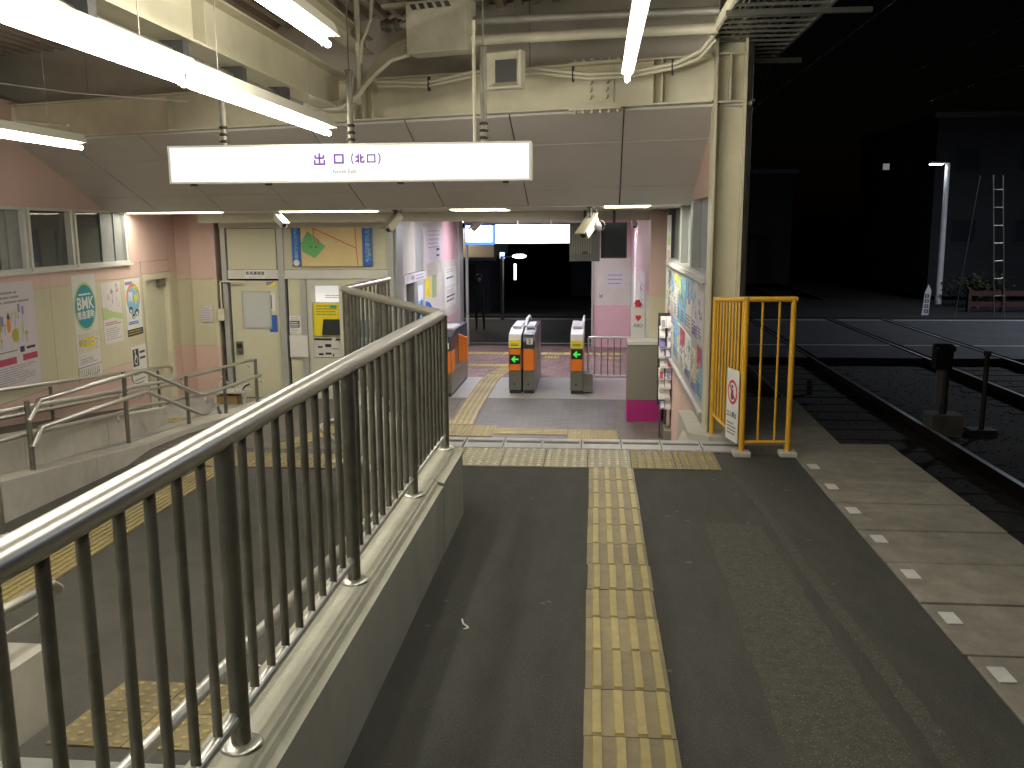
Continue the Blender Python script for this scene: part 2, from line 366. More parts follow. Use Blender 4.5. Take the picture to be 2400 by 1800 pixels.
# platform edge: separate concrete slabs with white marks
edge = thing('platform_edge', 'row of worn concrete edge slabs beside the track', 'platform edge', (1.8, 3, 0)); edge['kind'] = 'structure'
del edge['category']
y = 6.30; k = 0
first = MB().box(1.41, 2.19, 6.31, 6.845, -.12, 0).build('slab', edge, M['slab']); bevel(first, .008)
proto = None; marks = None
while y > -2.5:
    dz = random.uniform(-.002, .002)
    if proto is None:
        proto = MB().box(1.41, 2.19, y-.473, y, -.12, 0).build('slab', edge, M['slab']); bevel(proto, .005); b0 = proto; base_loc = proto.location.copy()
        sl = proto
    else:
        sl = proto.copy(); COL.objects.link(sl); sl.parent = edge; sl.location = base_loc+Vector((random.uniform(-.004, .004), -.488*k, dz))
    WM[sl.name] = wm(edge) @ Matrix.Translation(sl.location)
    mk = MB().box(1.445, 1.508, y-.21, y-.095, 0, .0045)
    mk.T = None
    mo = mk.build('painted_mark', sl, M['road_white'])
    y -= .488; k += 1
struct('platform_end', MB().prism([(1.1, 6.86), (1.86, 6.86), (1.9, 8.9), (1.1, 8.9)], -1.25, -.03), M['slab'])
struct('embankment', MB().prism([(1.12, 8.9), (2.4, 8.9), (2.0, 20), (1.12, 20)], [-1.25]*4, [-.2, -.9, -1.15, -1.1]), M['ballast'])

# ---- tactile paving on the platform
def bar_tile_mb(w=.296, nb=4, length=.296, mt=('yellow_tile', 'yellow_bar')):
    m = MB().m(M[mt[0]]).box(-w/2, w/2, -length/2, length/2, 0, .007)
    for i in range(nb):
        x = -w/2+w*(i+.5)/nb+ .004
        m.m(M[mt[1]]).hexa([(x-.017, -length/2+.006, .006), (x+.017, -length/2+.006, .006), (x+.017, length/2-.006, .006), (x-.017, length/2-.006, .006),
                            (x-.012, -length/2+.010, .0135), (x+.0165, -length/2+.010, .0135), (x+.0165, length/2-.010, .0135), (x-.012, length/2-.010, .0135)])
    return m
def dot_tile_mb(w=.296, l=.296, nx=5, ny=5, mt=('yellow_tile', 'yellow_bar')):
    m = MB().m(M[mt[0]]).box(-w/2, w/2, -l/2, l/2, 0, .007)
    m.m(M[mt[1]])
    for i in range(nx):
        for j in range(ny):
            m.lathe((-w/2+w*(i+.5)/nx, -l/2+l*(j+.5)/ny, .0065), [(.0165, 0), (.0150, .0045), (.0095, .0075)], 8)
    return m
bar_tile = None
n = 0; y = 5.985
x_strip = lambda yy: .108+(6-yy)*.004
guide_src = bar_tile_mb().build('tactile_tile', None)
guide_src.parent = platform; guide_src.location = (x_strip(5.83), 5.837, 0); guide_src['kind'] = 'thing'; del guide_src['kind']
yy = 5.837-.3
while yy > -3:
    inst(guide_src, 'tactile_tile', platform, Matrix.Translation((x_strip(yy)+random.uniform(-.003, .003), yy+random.uniform(-.002, .002), random.uniform(-.001, .0005))) @ Matrix.Rotation(R(random.uniform(-.5, .5)+.2), 4, 'Z'))
    yy -= .3
dots_src = None
for i in range(9):
    x = .70-.300*i-.002
    if dots_src is None:
        dots_src = dot_tile_mb(.294, .495, 5, 8, ('yellow_tile', 'yellow_bar')).build('warning_tile', None)
        dots_src.parent = platform; dots_src.location = (x, 6.245, .0)
        worn = dot_tile_mb(.294, .495, 5, 8, ('yellow_worn', 'yellow_worn_dot')).build('warning_tile', None)
        worn.parent = platform; worn.location = (.70-.6-.002, 6.243, 0.0)
    elif i == 2: pass
    else:
        inst(dots_src if i < 2 else worn, 'warning_tile', platform, Matrix.Translation((x, 6.244, random.uniform(-.0008, .0008))) @ Matrix.Rotation(R(random.uniform(-.3, .3)), 4, 'Z'))

# ---- stairs down to the hall with nosing plates
stairs = thing('stairs', 'flight of concrete steps going down to the ticket hall', 'stairs', (-.5, 7.0, HZ)); stairs['kind'] = 'structure'; del stairs['category']
nos = None
for i in range(5):
    z = -.174*(i)
    y0 = 6.50 if i == 0 else 6.85+.3*(i-1); y1 = 6.85+.3*i
    m = MB().box(-1.9, 1.08 if i == 0 else .88, y0, y1, HZ-.05, z-.004)
    setprops(m.build('step', stairs, M['hall_brown']))
    for j in range(10 if i == 0 else 9):
        x0 = .93-.295*j
        if nos is None:
            w = .285
            nm = MB().m(M['nosing']).box(-w/2, w/2, -.165, .165, -.004, .002)
            nm.box(-w/2+.006, w/2-.006, -.155, -.02, .002, .006)
            nm.box(-w/2+.006, w/2-.006, .07, .15, .002, .006)
            nm.m(M['groove']).box(-w/2+.01, w/2-.01, .012, .024, .002, .0045).box(-w/2+.01, w/2-.01, .042, .05, .002, .0045)
            nos = nm.build('nosing_plate', None); nos.parent = stairs
            nos.matrix_local = wm(stairs).inverted() @ Matrix.Translation((x0, y1-.175, z))
        elif x0-.14 > -1.9 and (i == 0 or x0 < .8):
            inst(nos, 'nosing_plate', stairs, Matrix.Translation((x0+random.uniform(-.004, .004), y1-.175 if i == 0 else y1-.167, z+random.uniform(-.001, .001))) @ Matrix.Rotation(R(random.uniform(-.4, .4)), 4, 'Z'))

# ---- hall floor
struct('hall_floor', MB().prism([(-6.2, 9.02), (-1.9, 9.02), (-1.9, 8.05), (.9, 8.05), (.9, 19.15), (-6.2, 19.15)], HZ-.3, HZ), M['hall_tile'])
struct('brown_floor', MB().prism([(.30, 8.32), (.87, 8.32), (.87, 13.05), (.30, 13.05)], HZ, HZ+.004), M['hall_brown'])
struct('brown_floor', MB().prism([(-6.0, 9.85), (-1.95, 9.85), (-1.95, 12.85), (-6.0, 12.85)], HZ, HZ+.003), M['hall_brown'])
struct('gate_floor', MB().prism([(-2.7, 13.1), (.68, 13.1), (.68, 15.0), (-2.7, 15.0)], HZ, HZ+.006), M['gate_floor'])
struct('mauve_floor', MB().prism([(-2.85, 15.0), (.68, 15.0), (.68, 19.12), (-2.85, 19.12)], HZ, HZ+.005), M['hall_pink'])
# tactile tiles in the hall
hf = bpy.data.objects['hall_floor']
flat_bar = bar_tile_mb(.297, 4).build('tactile_tile', None); flat_bar.parent = hf; flat_bar.matrix_local = wm(hf).inverted() @ Matrix.Translation((-1.99, 11.37, HZ))
flat_dot = dot_tile_mb(.297, .297, 5, 5).build('warning_tile', None); flat_dot.parent = hf; flat_dot.matrix_local = wm(hf).inverted() @ Matrix.Translation((-.18, 10.6, HZ))
def hall_tile(src, x, y_, a=0, z=None):
    o = inst(src, src.name.split('.')[0], hf, Matrix.Translation((x, y_, HZ if z is None else z)) @ Matrix.Rotation(R(a), 4, 'Z')); return o
for (x, y_) in [(.12, 10.6), (-.18, 10.9), (.12, 10.9)]: hall_tile(flat_dot, x, y_)
for x in (-1.99, -1.69, -1.39):
    for y_ in (10.77, 11.07): hall_tile(flat_dot, x, y_)
for x in (-1.09, -.79, -.49): hall_tile(flat_bar, x, 10.90, 90)
path = [Vector(p) for p in [(-1.70, 11.22), (-1.73, 12.1), (-1.74, 13.2), (-1.75, 14.6), (-1.70, 15.3), (-1.5, 16.3)]]
d = 0
for i in range(len(path)-1):
    a, b = path[i], path[i+1]; L_ = (b-a).length; k = max(1, round(L_/.3))
    ang = math.degrees(math.atan2(b.y-a.y, b.x-a.x))-90
    for j in range(k):
        p = a+(b-a)*((j+.5)/k); hall_tile(flat_bar, p.x, p.y, ang, HZ+.006+.0005*((i+j) % 2))
for x in [-2.6+.3*i for i in range(11)]:
    hall_tile(flat_dot if i % 5 == 0 else flat_bar, x, 17.9, 90, HZ+.005)
for x in (-2.3, -2.0, -1.7, -1.4): hall_tile(flat_bar, x, 16.3, 90, HZ+.005)
hall_tile(flat_dot, -.85, 17.4, 0, HZ+.005); hall_tile(flat_dot, .30, 17.3, 0, HZ+.005)
for (x, y_, a) in [(-3.55, 9.95, -12), (-3.47, 10.25, -16), (-3.38, 10.54, -20), (-3.25, 10.82, -25), (-3.05, 11.05, -45), (-2.80, 11.15, -90), (-2.5, 11.15, -90), (-2.2, 11.15, -90)]: hall_tile(flat_bar, x, y_, a, HZ+.0035)

# ---- asphalt ramp left of the platform
rp_ = MB()
pts = [(-2.6, 2.9), (-.93, 2.9), (-.93, 4.9), (-2.0, 7.0), (-1.95, 9.0), (lowx(9.0), 9.0), (lowx(6.4), 6.4), (lowx(4), 4.0), (lowx(2.9), 2.9)]
rp_.prism(pts, [-1.3]*len(pts), [ramp_z(p[1]) for p in pts])
struct('ramp', rp_, M['asphalt_ramp'], (0, 0, 0))
struct('ramp_landing', MB().prism([(-5.6, -5), (-.93, -5), (-.93, 2.898), (-5.6, 2.898)], -1.3, ramp_z(2.9)), M['landing'])
ramp = bpy.data.objects['ramp']
tilt = math.atan(.092)
ramp_bar = bar_tile_mb(.297, 6, .297).build('tactile_tile', None)
RT = lambda x, y_, a=0: Matrix.Translation((x, y_, ramp_z(y_)+.001)) @ Matrix.Rotation(-tilt, 4, 'X') @ Matrix.Rotation(R(a), 4, 'Z')
ramp_bar.parent = ramp; ramp_bar.matrix_local = wm(ramp).inverted() @ RT(-3.30, 4.1, 8)
sx, sy = -3.30, 4.1
while sy < 8.6:
    sx -= .3*math.sin(R(8)); sy += .3*math.cos(R(8))*.99
    inst(ramp_bar, 'tactile_tile', ramp, RT(sx, sy, 8))
ramp_dot = dot_tile_mb(.296, .296).build('warning_tile', None); ramp_dot.parent = ramp; ramp_dot.matrix_local = wm(ramp).inverted() @ RT(-1.92, 3.44)
for i in range(3):
    for j in range(2):
        if i or j: inst(ramp_dot, 'warning_tile', ramp, RT(-1.92+.3*i, 3.44-.3*j))
for i in range(9):
    for j in range(2): hall_tile(flat_dot, -4.68+.3*i, 9.18+.3*j, 0, HZ+.001)
gr = thing('drain_channel', 'narrow steel drain grating across the foot of the ramp', 'drain', (-3.4, 9.7, HZ))
MB().box(-4.95, -1.98, 9.64, 9.66, HZ, HZ+.008).box(-4.95, -1.98, 9.80, 9.82, HZ, HZ+.008).box(-4.95, -1.98, 9.72, 9.735, HZ, HZ+.007).build('frame', gr, M['grate'])
g = MB()
for i in range(98): g.box(-4.94+.03*i, -4.93+.03*i, 9.66, 9.80, HZ, HZ+.006)
setprops(g.build('grating_bars', gr, M['grate']), kind='stuff')

# ---- concrete kerb wall carrying the big railing
kw = thing('kerb_wall', 'low pale concrete wall under the tall railing beside the platform', 'wall', (-.85, 2, 0))
def kerb_section(y0, y1, cham=.035, xr=-.75):
    m = MB(); pr = [(-.955, -.9), (xr, -.9), (xr, .38-cham), (xr-.022, .38-cham+.006), (xr-.030, .38-.012), (xr-.040, .38-.012), (xr-.046, .38), (-.94, .38), (-.955, .365)]
    n_ = len(pr); vs = [(p[0], y0, p[1]) for p in pr]+[(p[0], y1, p[1]) for p in pr]
    m.m(M['kerb_face_shaded']).add(vs, [tuple(range(n_)), tuple(range(n_, 2*n_))[::-1]]+[(i, n_+i, n_+(i+1) % n_, (i+1) % n_) for i in (0, 1, n_-1)]); m.m(M['coping']).add(vs, [(i, n_+i, n_+(i+1) % n_, (i+1) % n_) for i in range(2, n_-1)])
    return m
for (a, b) in ((-5, -2.0), (-1.995, 1.15), (1.155, 4.315)):
    o = kerb_section(a, b).build('wall_section', kw)
o = kerb_section(4.322, 4.95, .02, -.747).build('wall_section', kw)
d1 = Vector((-1.11, 2.05, 0)).normalized(); nrm = Vector((-d1.y, d1.x, 0))
A = Vector((-.80, 4.95, 0)); B = Vector((-1.90, 7.02, 0))
MB().prism([(A.x, A.y), (B.x, B.y), (B.x+nrm.x*.2, B.y+nrm.y*.2), (A.x-.16, A.y+.003)], -.95, .38).build('wall_section', kw, M['coping'])
MB().prism([(-1.90, 7.03), (-1.90, 8.5), (-2.09, 8.5), (-2.09, 7.0)], -.95, .38).build('wall_section', kw, M['coping'])

# ---- the big stainless railing
rl = thing('stainless_railing', 'tall stainless steel railing with close vertical bars on the kerb wall', 'railing', (-.85, 2, .38))
ZT = 1.145; ZB = .46
MB().tube([(-.85, -2.2, ZT-.003), (-.85, 1.2, ZT-.003), (-.85, 3.0, ZT+.004), (-.852, 4.86, ZT), (-.875, 4.955, ZT)], .0305, 20).build('top_rail', rl, M['stainless'])
MB().tube([(-.875, 4.955, ZT), (-1.98, 7.0, ZT), (-1.93, 8.35, ZT)], .026, 16).build('top_rail', rl, M['stainless'])
MB().tube([(-.85, -2.2, ZB), (-.85, 4.96, ZB)], .0165, 12).build('bottom_rail', rl, M['stainless'])
MB().tube([(-.875, 4.955, ZB), (-1.98, 7.0, ZB), (-1.93, 8.35, ZB)], .015, 10).build('bottom_rail', rl, M['stainless'])
def post(x, y_, ps=[None]):
    if ps[0] is None:
        ps[0] = MB().cyl((x, y_, .38), (x, y_, ZT-.01), .0235, 14).build('post', rl, M['stainless_dark'])
        WM[ps[0].name] = wm(rl) @ Matrix.Translation(ps[0].location)
        fl = MB().m(M['stainless']).lathe((x, y_, .38), [(.052, 0), (.052, .004), (.045, .010), (.027, .012)], 20).build('flange', ps[0])
        ps.append(fl); ps.append((x, y_)); return
    p = ps[0].copy(); COL.objects.link(p); p.parent = rl; p.location = ps[0].location+Vector((x-ps[2][0], y_-ps[2][1], 0))
    f = ps[1].copy(); COL.objects.link(f); f.parent = p
posts_y = [-2.15, -1.12, -.09, .92, 1.95, 2.99, 4.04, 4.955]
for y_ in posts_y: post(-.845, y_)
bar0 = MB().cyl((-.85, 1.0, ZB-.006), (-.85, 1.0, ZT-.02), .0118, 10).build('baluster', rl, M['stainless_dark'])
b_loc = bar0.location.copy(); bar0.location = b_loc+Vector((0, 1.035-1.0, 0))
def bar(x, y_):
    o = bar0.copy(); COL.objects.link(o); o.parent = rl; o.location = b_loc+Vector((x+.85, y_-1.0, random.uniform(-.002, .002))); o.rotation_euler = (random.uniform(-.003, .003), random.uniform(-.003, .003), random.random()*6)
for a, b in zip(posts_y, posts_y[1:]):
    k = 8
    for i in range(1, k+1):
        y_ = a+(b-a)*i/(k+1)
        if abs(y_-1.0344) > .02 or a != .92: bar(-.85, y_)
for (p, q) in (((-.875, 4.955), (-1.98, 7.0)), ((-1.98, 7.0), (-1.93, 8.35))):
    L_ = math.hypot(q[0]-p[0], q[1]-p[1]); k = int(L_/.118)
    for i in range(1, k+1):
        t = i/k; x, y_ = p[0]+(q[0]-p[0])*t, p[1]+(q[1]-p[1])*t
        if i % 9 == 0: post(x, y_)
        else: bar(x, y_)

# lower handrail on the ramp side of the kerb wall
hr = thing('wall_handrail', 'single sloping handrail on the ramp side of the kerb wall', 'handrail', (-1.08, 4, 0))
MB().tube([(-1.08, -1.0, .55), (-1.08, 1.85, .374), (-1.08, 3.45, .271), (-1.09, 4.7, .19), (-1.25, 5.1, .16), (-2.24, 7.05, .02), (-2.2, 8.2, -.06)], .021, 12).build('rail', hr, M['stainless'])
for y_ in (.4, 1.5, 2.6, 3.7, 4.6):
    z_ = .374-.0643*(y_-1.85)
    MB().tube([(-1.08, y_, z_-.02), (-1.08, y_, z_-.07), (-1.03, y_, z_-.09), (-.955, y_, z_-.09)], .007, 8).build('bracket', hr, M['stainless'])

# ---- low wall of the side ramp with its double handrails
lw = thing('side_ramp_wall', 'long low concrete wall between the asphalt ramp and the side lane', 'wall', (-4.7, 7, HZ))
def lw_seg(y0, y1):
    xa, xb = lowx(y0), lowx(y1)
    m = MB().prism([(xa, y0), (xb, y1), (xb-.26, y1), (xa-.26, y0)], -1.3, [max(-.8, lowtop(y0)), max(-.8, lowtop(y1)), max(-.8, lowtop(y1)), max(-.8, lowtop(y0))])
    return m.build('wall_section', lw, M['concrete'])
for a, b in ((3.2, 5.2), (5.206, 8.2), (8.206, 9.72)): lw_seg(a, b)
MB().prism([(lowx(9.726), 9.726), (-5.0, 10.5), (-4.78, 11.3), (-4.55, 12.45), (-4.25, 12.48), (-4.25, 12.85), (-4.80, 12.85), (-4.88, 12.2), (-5.04, 11.2), (-5.19, 10.5), (lowx(9.726)-.26, 9.726)],
           -1.2, -.80).build('wall_section', lw, M['concrete'])
hd = thing('side_ramp_railing', 'double stainless handrails on five posts along the low side wall', 'handrail', (-5, 9, HZ))
P = [(-4.80, 7.15, -.42, .187), (-5.153, 9.39, -.72, .08), (-5.10, 10.78, -.80, -.19), (-4.90, 11.46, -.80, -.19), (-4.78, 12.28, -.80, -.19), (-4.45, 4.95, -.09, .42)]
for (x, y_, z0, z1) in P: MB().cyl((x, y_, z0), (x, y_, z1), .023, 10).build('post', hd, M['stainless_dark'])
def rail_(pts, r=.0235): return MB().tube(pts, r, 10).build('rail', hd, M['stainless'])
rail_([(-4.55, 4.9, .36), (-4.85, 7.14, .127), (-5.23, 9.41, -.14), (-5.33, 9.9, -.18), (-5.17, 10.78, -.22), (-4.97, 11.48, -.21), (-4.86, 12.2, -.20), (-4.80, 12.27, -.20)])
rail_([(-4.55, 4.9, .12), (-4.86, 7.2, -.112), (-5.21, 9.28, -.37), (-5.31, 9.9, -.42), (-5.15, 10.78, -.47), (-4.95, 11.48, -.47)])
rail_([(-4.75, 7.08, .03), (-4.74, 7.15, .10), (-4.765, 7.26, .171), (-5.14, 9.78, .035), (-5.14, 9.84, .02), (-4.90, 10.70, -.41), (-4.88, 10.80, -.43), (-4.78, 11.46, -.42), (-4.70, 12.24, -.41)])
rail_([(-4.75, 7.1, -.20), (-4.74, 7.16, -.13), (-4.77, 7.26, -.067), (-5.17, 9.88, -.231), (-5.17, 9.94, -.245), (-4.91, 10.72, -.66), (-4.88, 10.8, -.675), (-4.82, 11.02, -.60), (-4.80, 11.05, -.72)])
def hook(par, x, y_, z, dx=.07, dy=.0, r=.010):
    return MB().tube([(x, y_+.10, z-.015), (x, y_+.10, z-.07), (x+dx*.3, y_+.08, z-.085), (x+dx, y_, z-.085)], r, 7).build('bracket', par, M['stainless'])
for (x, y_, z) in [(-4.84, 7.1, .13), (-5.22, 9.3, -.13), (-5.17, 10.7, -.22), (-4.97, 11.4, -.21), (-4.86, 12.1, -.2), (-4.84, 7.1, -.11), (-5.21, 9.2, -.36), (-4.88, 10.7, -.42), (-4.78, 11.4, -.42), (-4.7, 12.1, -.41), (-5.08, 9.35, .05)]: hook(hd, x, y_, z)
# wall-side handrail
wh = thing('pink_wall_handrail', 'double handrail on short posts along the pink wall', 'handrail', (-5.8, 9, HZ))
def ax(y_): return pinkx(y_)+.16
def az(y_): return .085-.094*(y_-8.3)
MB().tube([(ax(5.5), 5.5, az(5.5)), (ax(8.3), 8.3, az(8.3)), (ax(12.0), 12.0, az(12.0)), (ax(12.1), 12.13, az(12.0)-.03), (ax(12.1), 12.16, az(12.0)-.12)], .020, 10).build('rail', wh, M['stainless'])
MB().tube([(ax(5.5), 5.5, az(5.5)-.27), (ax(12.0), 12.0, az(12.0)-.27), (ax(12.1), 12.13, az(12.0)-.30)], .020, 10).build('rail', wh, M['stainless'])
for y_ in (6.4, 9.0, 10.75, 11.75):
    MB().cyl((ax(y_)-.03, y_, -.148-.13*(y_-7.2)-.03 if y_ < 11 else -.9), (ax(y_)-.03, y_, az(y_)-.04), .019, 8).build('post', wh, M['stainless_dark'])
    hook(wh, ax(y_), y_, az(y_), -.03)
solo('handrail_post', MB().cyl((-4.33, 6.02, ramp_z(6.0)), (-4.33, 6.02, .45), .024, 12).lathe((-4.33, 6.02, ramp_z(6.0)), [(.05, 0), (.05, .006), (.03, .012)], 14), 'lone round steel post standing on the asphalt ramp', 'post', M['stainless'])
# near-left concrete wall end with its own rail
nw = thing('ramp_divider_wall', 'short concrete wall end beside the yellow dotted tiles', 'wall', (-2.3, 3.0, -.3))
MB().prism([(-2.16, 3.22), (-2.42, 3.22), (-3.1, 1.2), (-3.1, -1), (-2.16, -1)], -1.0, [-.02, -.02, .10, .2, .2]).build('wall_section', nw, M['concrete'])
nr = thing('divider_handrail', 'short curled handrail on the concrete wall end at the lower left', 'handrail', (-2.3, 3.0, 0))
MB().tube([(-2.3, .5, .52), (-2.28, 2.9, .44), (-2.27, 3.22, .425), (-2.27, 3.27, .38)], .021, 10).build('rail', nr, M['stainless'])
MB().tube([(-2.22, .5, .26), (-2.21, 3.0, .203), (-2.2, 3.32, .192), (-2.2, 3.37, .15)], .021, 10).build('rail', nr, M['stainless'])
MB().cyl((-2.24, 3.02, -.02), (-2.24, 3.02, .40), .022, 10).build('post', nr, M['stainless_dark'])
MB().lathe((-2.24, 3.02, -.02), [(.05, 0), (.05, .006), (.03, .012)], 14).build('flange', nr, M['stainless'])
MB().tube([(-2.2, 3.25, .18), (-2.2, 3.27, .11), (-2.22, 3.2, .09), (-2.24, 3.05, .09)], .008, 8).build('bracket', nr, M['stainless'])
# lane floor and plinth
def retx(y): return -5.12-.1*(y-7.16)
lz = lambda y: max(-.866, -.48-.115*(y-7.16))
struct('side_lane', MB().prism([(lowx(3)-.24, 3), (lowx(9.7)-.24, 9.7), (-5.15, 10.55), (-4.8, 12.88), (pinkx(12.85), 12.85), (pinkx(11.06), 11.06), (retx(11.06), 11.06), (retx(10.52), 10.52), (retx(3), 3)], -1.3, [lz(3), lz(9.7), -.866, -.866, -.866, -.866, -.866, -.866, lz(3)]), M['landing'])
ur = thing('retaining_wall', 'pale concrete retaining wall with cast joints below the pink wall', 'wall', (-5.4, 8, HZ))
rz = lambda y: -.148-.13*(y-7.2)
for a, b in ((3, 5.4), (5.406, 7.6), (7.606, 9.3), (9.306, 11.05)):
    MB().prism([(retx(a), a), (retx(b), b), (retx(b)-.14, b), (retx(a)-.14, a)], -1.3, [rz(a), rz(b), rz(b), rz(a)]).build('wall_section', ur, M['concrete'])
struct('upper_side_ramp', MB().prism([(retx(3)-.141, 3), (retx(11.04)-.141, 11.04), (pinkx(11.04)+.001, 11.04), (pinkx(3)+.001, 3)], -1.3, [rz(3)-.01, rz(11.04)-.01, rz(11.04)-.01, rz(3)-.01]), M['asphalt_ramp'])
for (x, y_, a) in [(-5.32, 10.88, 8), (-5.27, 11.19, 8), (-5.56, 11.24, 8), (-5.22, 11.5, 8)]: hall_tile(flat_dot, x, y_, a, -.864)

# ================================================================ PINK AND CREAM WALL ON THE LEFT
pw = thing('pink_wall', 'long pink and cream banded wall with high windows left of the ramps', 'wall', (-6, 8, HZ))
Fp = Frame((pinkx(0), 0, 0), (-.07, 1, 0))
BANDS = [(-.08, -1.0, 'pink'), (-.08, .995, 'cream'), (1.0, 1.19, 'pink')]
ks = math.sqrt(1+.07**2)
def py(y_): return y_*ks
joints = [2.4, 4.15, 5.9, 7.65, 9.40, 11.72]
for a, b in zip(joints, joints[1:]):
    for (z0, z1, mn) in ((-1.0, -.083, 'pink'), (-.08, .997, 'cream'), (1.0, 1.185, 'pink')):
        MB().fbox(Fp, py(a)+.002, z0, py(b)-.002, z1, -.15, random.uniform(0, .0015)).build('panel', pw, M[mn])
# door in the wall near its end
dr = MB(); dr.m(M['facade']).fbox(Fp, py(11.84), HZ, py(12.58), .93, -.15, -.06); dr.m(M['cream_steel']).fbox(Fp, py(11.745), HZ, py(11.83), 1.02, -.1, .012).fbox(Fp, py(12.59), HZ, py(12.68), 1.02, -.1, .012).fbox(Fp, py(11.745), .935, py(12.68), 1.02, -.1, .015)
dr.build('door', pw)
MB().fbox(Fp, py(12.35), .82, py(12.56), .92, -.06, -.01).build('door_closer', pw, M['gate_steel'])
for (z0, z1, mn) in ((-1.0, -.083, 'pink'), (-.08, .997, 'cream'), (1.0, 1.85, 'pink')):
    MB().fbox(Fp, py(12.69), z0, py(12.95), z1, -.15, 0).build('panel', pw, M[mn])
MB().fbox(Fp, py(11.42), 1.19, py(12.685), 1.85, -.15, 0).build('panel', pw, M['pink'])
MB().fbox(Fp, py(11.745), 1.025, py(12.685), 1.185, -.15, 0).build('panel', pw, M['pink'])
MB().fbox(Fp, py(2.4), 1.85, py(12.9), 2.9, -.15, -.01).build('panel', pw, M['pink'])
# windows
for i, (a, b) in enumerate(((4.4, 5.9), (5.93, 7.4), (7.43, 9.03), (9.06, 10.0), (10.03, 11.38))):
    w = MB().m(M['alu_light']).fbox(Fp, py(a), 1.19, py(b), 1.225, -.1, .03).fbox(Fp, py(a), 1.82, py(b), 1.85, -.1, .01).fbox(Fp, py(a), 1.225, py(a)+.045, 1.82, -.1, .02).fbox(Fp, py(b)-.05, 1.225, py(b), 1.82, -.1, .012)
    wo = w.build('window', pw)
    MB().fbox(Fp, py(a)+.045, 1.225, py(b)-.05, 1.82, -.06, -.055).build('pane', wo, M['glass'])
    if i in (2, 4): MB().fbox(Fp, py(b)-(.42 if i == 2 else .62), 1.225, py(b)-.05, 1.82, -.05, -.035).fbox(Fp, py(b)-.30, 1.225, py(b)-.27, 1.82, -.035, -.02).build('sash', wo, M['sash'])
    MB().fbox(Fp, py(a), 1.2, py(b), 1.85, -.15, -.14).build('interior', wo, M['dark'])
MB().fbox(Fp, py(4.4), 1.165, py(11.42), 1.19, 0, .05).build('sill', pw, M['alu_light'])
# plinth
for a, b in ((3, 4.9), (4.906, 6.8), (6.806, 8.7), (8.706, 10.5), (10.506, 12.2)):
    za, zb = .235-.1185*(a-3), .235-.1185*(b-3)
    MB().hexa([Fp.p(py(a), -1.3, 0), Fp.p(py(b), -1.3, 0), Fp.p(py(b), -1.3, .12), Fp.p(py(a), -1.3, .12),
               Fp.p(py(a), za, 0), Fp.p(py(b), zb, 0), Fp.p(py(b), zb, .12), Fp.p(py(a), za, .12)]).build('plinth', pw, M['concrete'])
# corner pillar
pl = thing('corner_pillar', 'pink and cream corner pillar between the side wall and the office front', 'pillar', (-5.7, 12.9, HZ))
for (z0, z1, mn) in ((-1.0, -.083, 'pink'), (-.08, .897, 'cream'), (.90, 1.83, 'pink')):
    MB().box(-6.3, -5.92, 12.96, 13.4, z0, z1).build('pillar_panel', pl, M[mn])
    MB().prism([(-5.915, 12.96), (-5.90, 12.86), (-5.56, 12.84), (-5.52, 12.86), (-5.52, 13.3), (-5.915, 13.3)], z0, z1).build('pillar_panel', pl, M[mn])
solo('wall_notice', MB().m(M['paper_lilac']).box(-5.76, -5.60, 12.832, 12.836, .27, .51).m(M['grey_ink']).lines(Frame((-5.75, 12.83, .29), (1, 0, 0)), 0, 0, .14, .2, 6, .008), 'small white paper notice on the cream part of the corner pillar', 'notice')
cd = thing('cable_conduit', 'cream conduit dropping to a small switch box beside the office door', 'conduit', (-5.47, 12.82, .3))
MB().tube([(-5.1, 12.83, .865), (-5.44, 12.83, .865), (-5.455, 12.83, .85), (-5.455, 12.83, .46)], .014, 8).build('pipe', cd, M['cream_pipe'])
MB().box(-5.50, -5.41, 12.79, 12.84, .30, .47).build('switch_box', cd, M['cream_pipe'])

# ---- posters on the pink wall
def poster(name, a0, z0, a1, z1, label, body='paper', c=.004):
    F = Frame(Fp.p(py(a0), z0, 0), Fp.r); w = py(a1)-py(a0); h = z1-z0
    m = MB().m(M[body]).fbox(F, 0, 0, w, h, .0012, c); return m, F, w, h, c+.0012
m, F, w, h, c = poster('p', 8.05, .03, 9.06, 1.10, '', 'paper_lilac')
m.m(M['grey_ink']).lines(F, .05, h-.22, w-.05, h-.08, 3, .022, c)
for i in range(34):
    a = .12+random.random()*(w-.24); b = h*.45+random.random()*.28; s_ = random.uniform(.015, .045)
    m.m(M[random.choice(['violet', 'violet', 'grey_ink', 'orange_red', 'lime', 'olive_text', 'grey_ink'])]).fbox(F, a, b, a+s_, b+s_*random.uniform(1.2, 3), c-.001, c+.0003*(i % 4))
    m.m(M['grey_ink']).fbox(F, a, b-.07, a+.006, b, c-.001, c)
m.m(M['orange_red']).ell(F, w*.50, h*.60, .035, .07, c, c+.002, 12); m.m(M['olive_text']).ell(F, w*.60, h*.50, .06, .07, c, c+.002, 12); m.m(M['ink']).ell(F, w*.50, h*.68, .022, .026, c, c+.002, 10)
m.m(M['ink']).fbox(F, w*.30, h*.355, w*.62, h*.362, c-.001, c).fbox(F, w*.66, h*.33, w*.74, h*.385, c-.001, c).fbox(F, w*.78, h*.35, w*.94, h*.375, c-.001, c)
m.m(M['crimson']).fbox(F, .0, h*.235, w*.58, h*.30, c-.001, c+.001).fbox(F, w*.70, h*.245, w*.97, h*.305, c-.001, c+.001)
m.m(M['grey_ink']).lines(F, .05, .05, w-.05, h*.22, 8, .008, c)
solo('poster', m, 'large pale poster with a crowd drawing and two crimson bars on the pink wall', 'poster')
m, F, w, h, c = poster('b', 9.86, -.13, 10.42, 1.10, '')
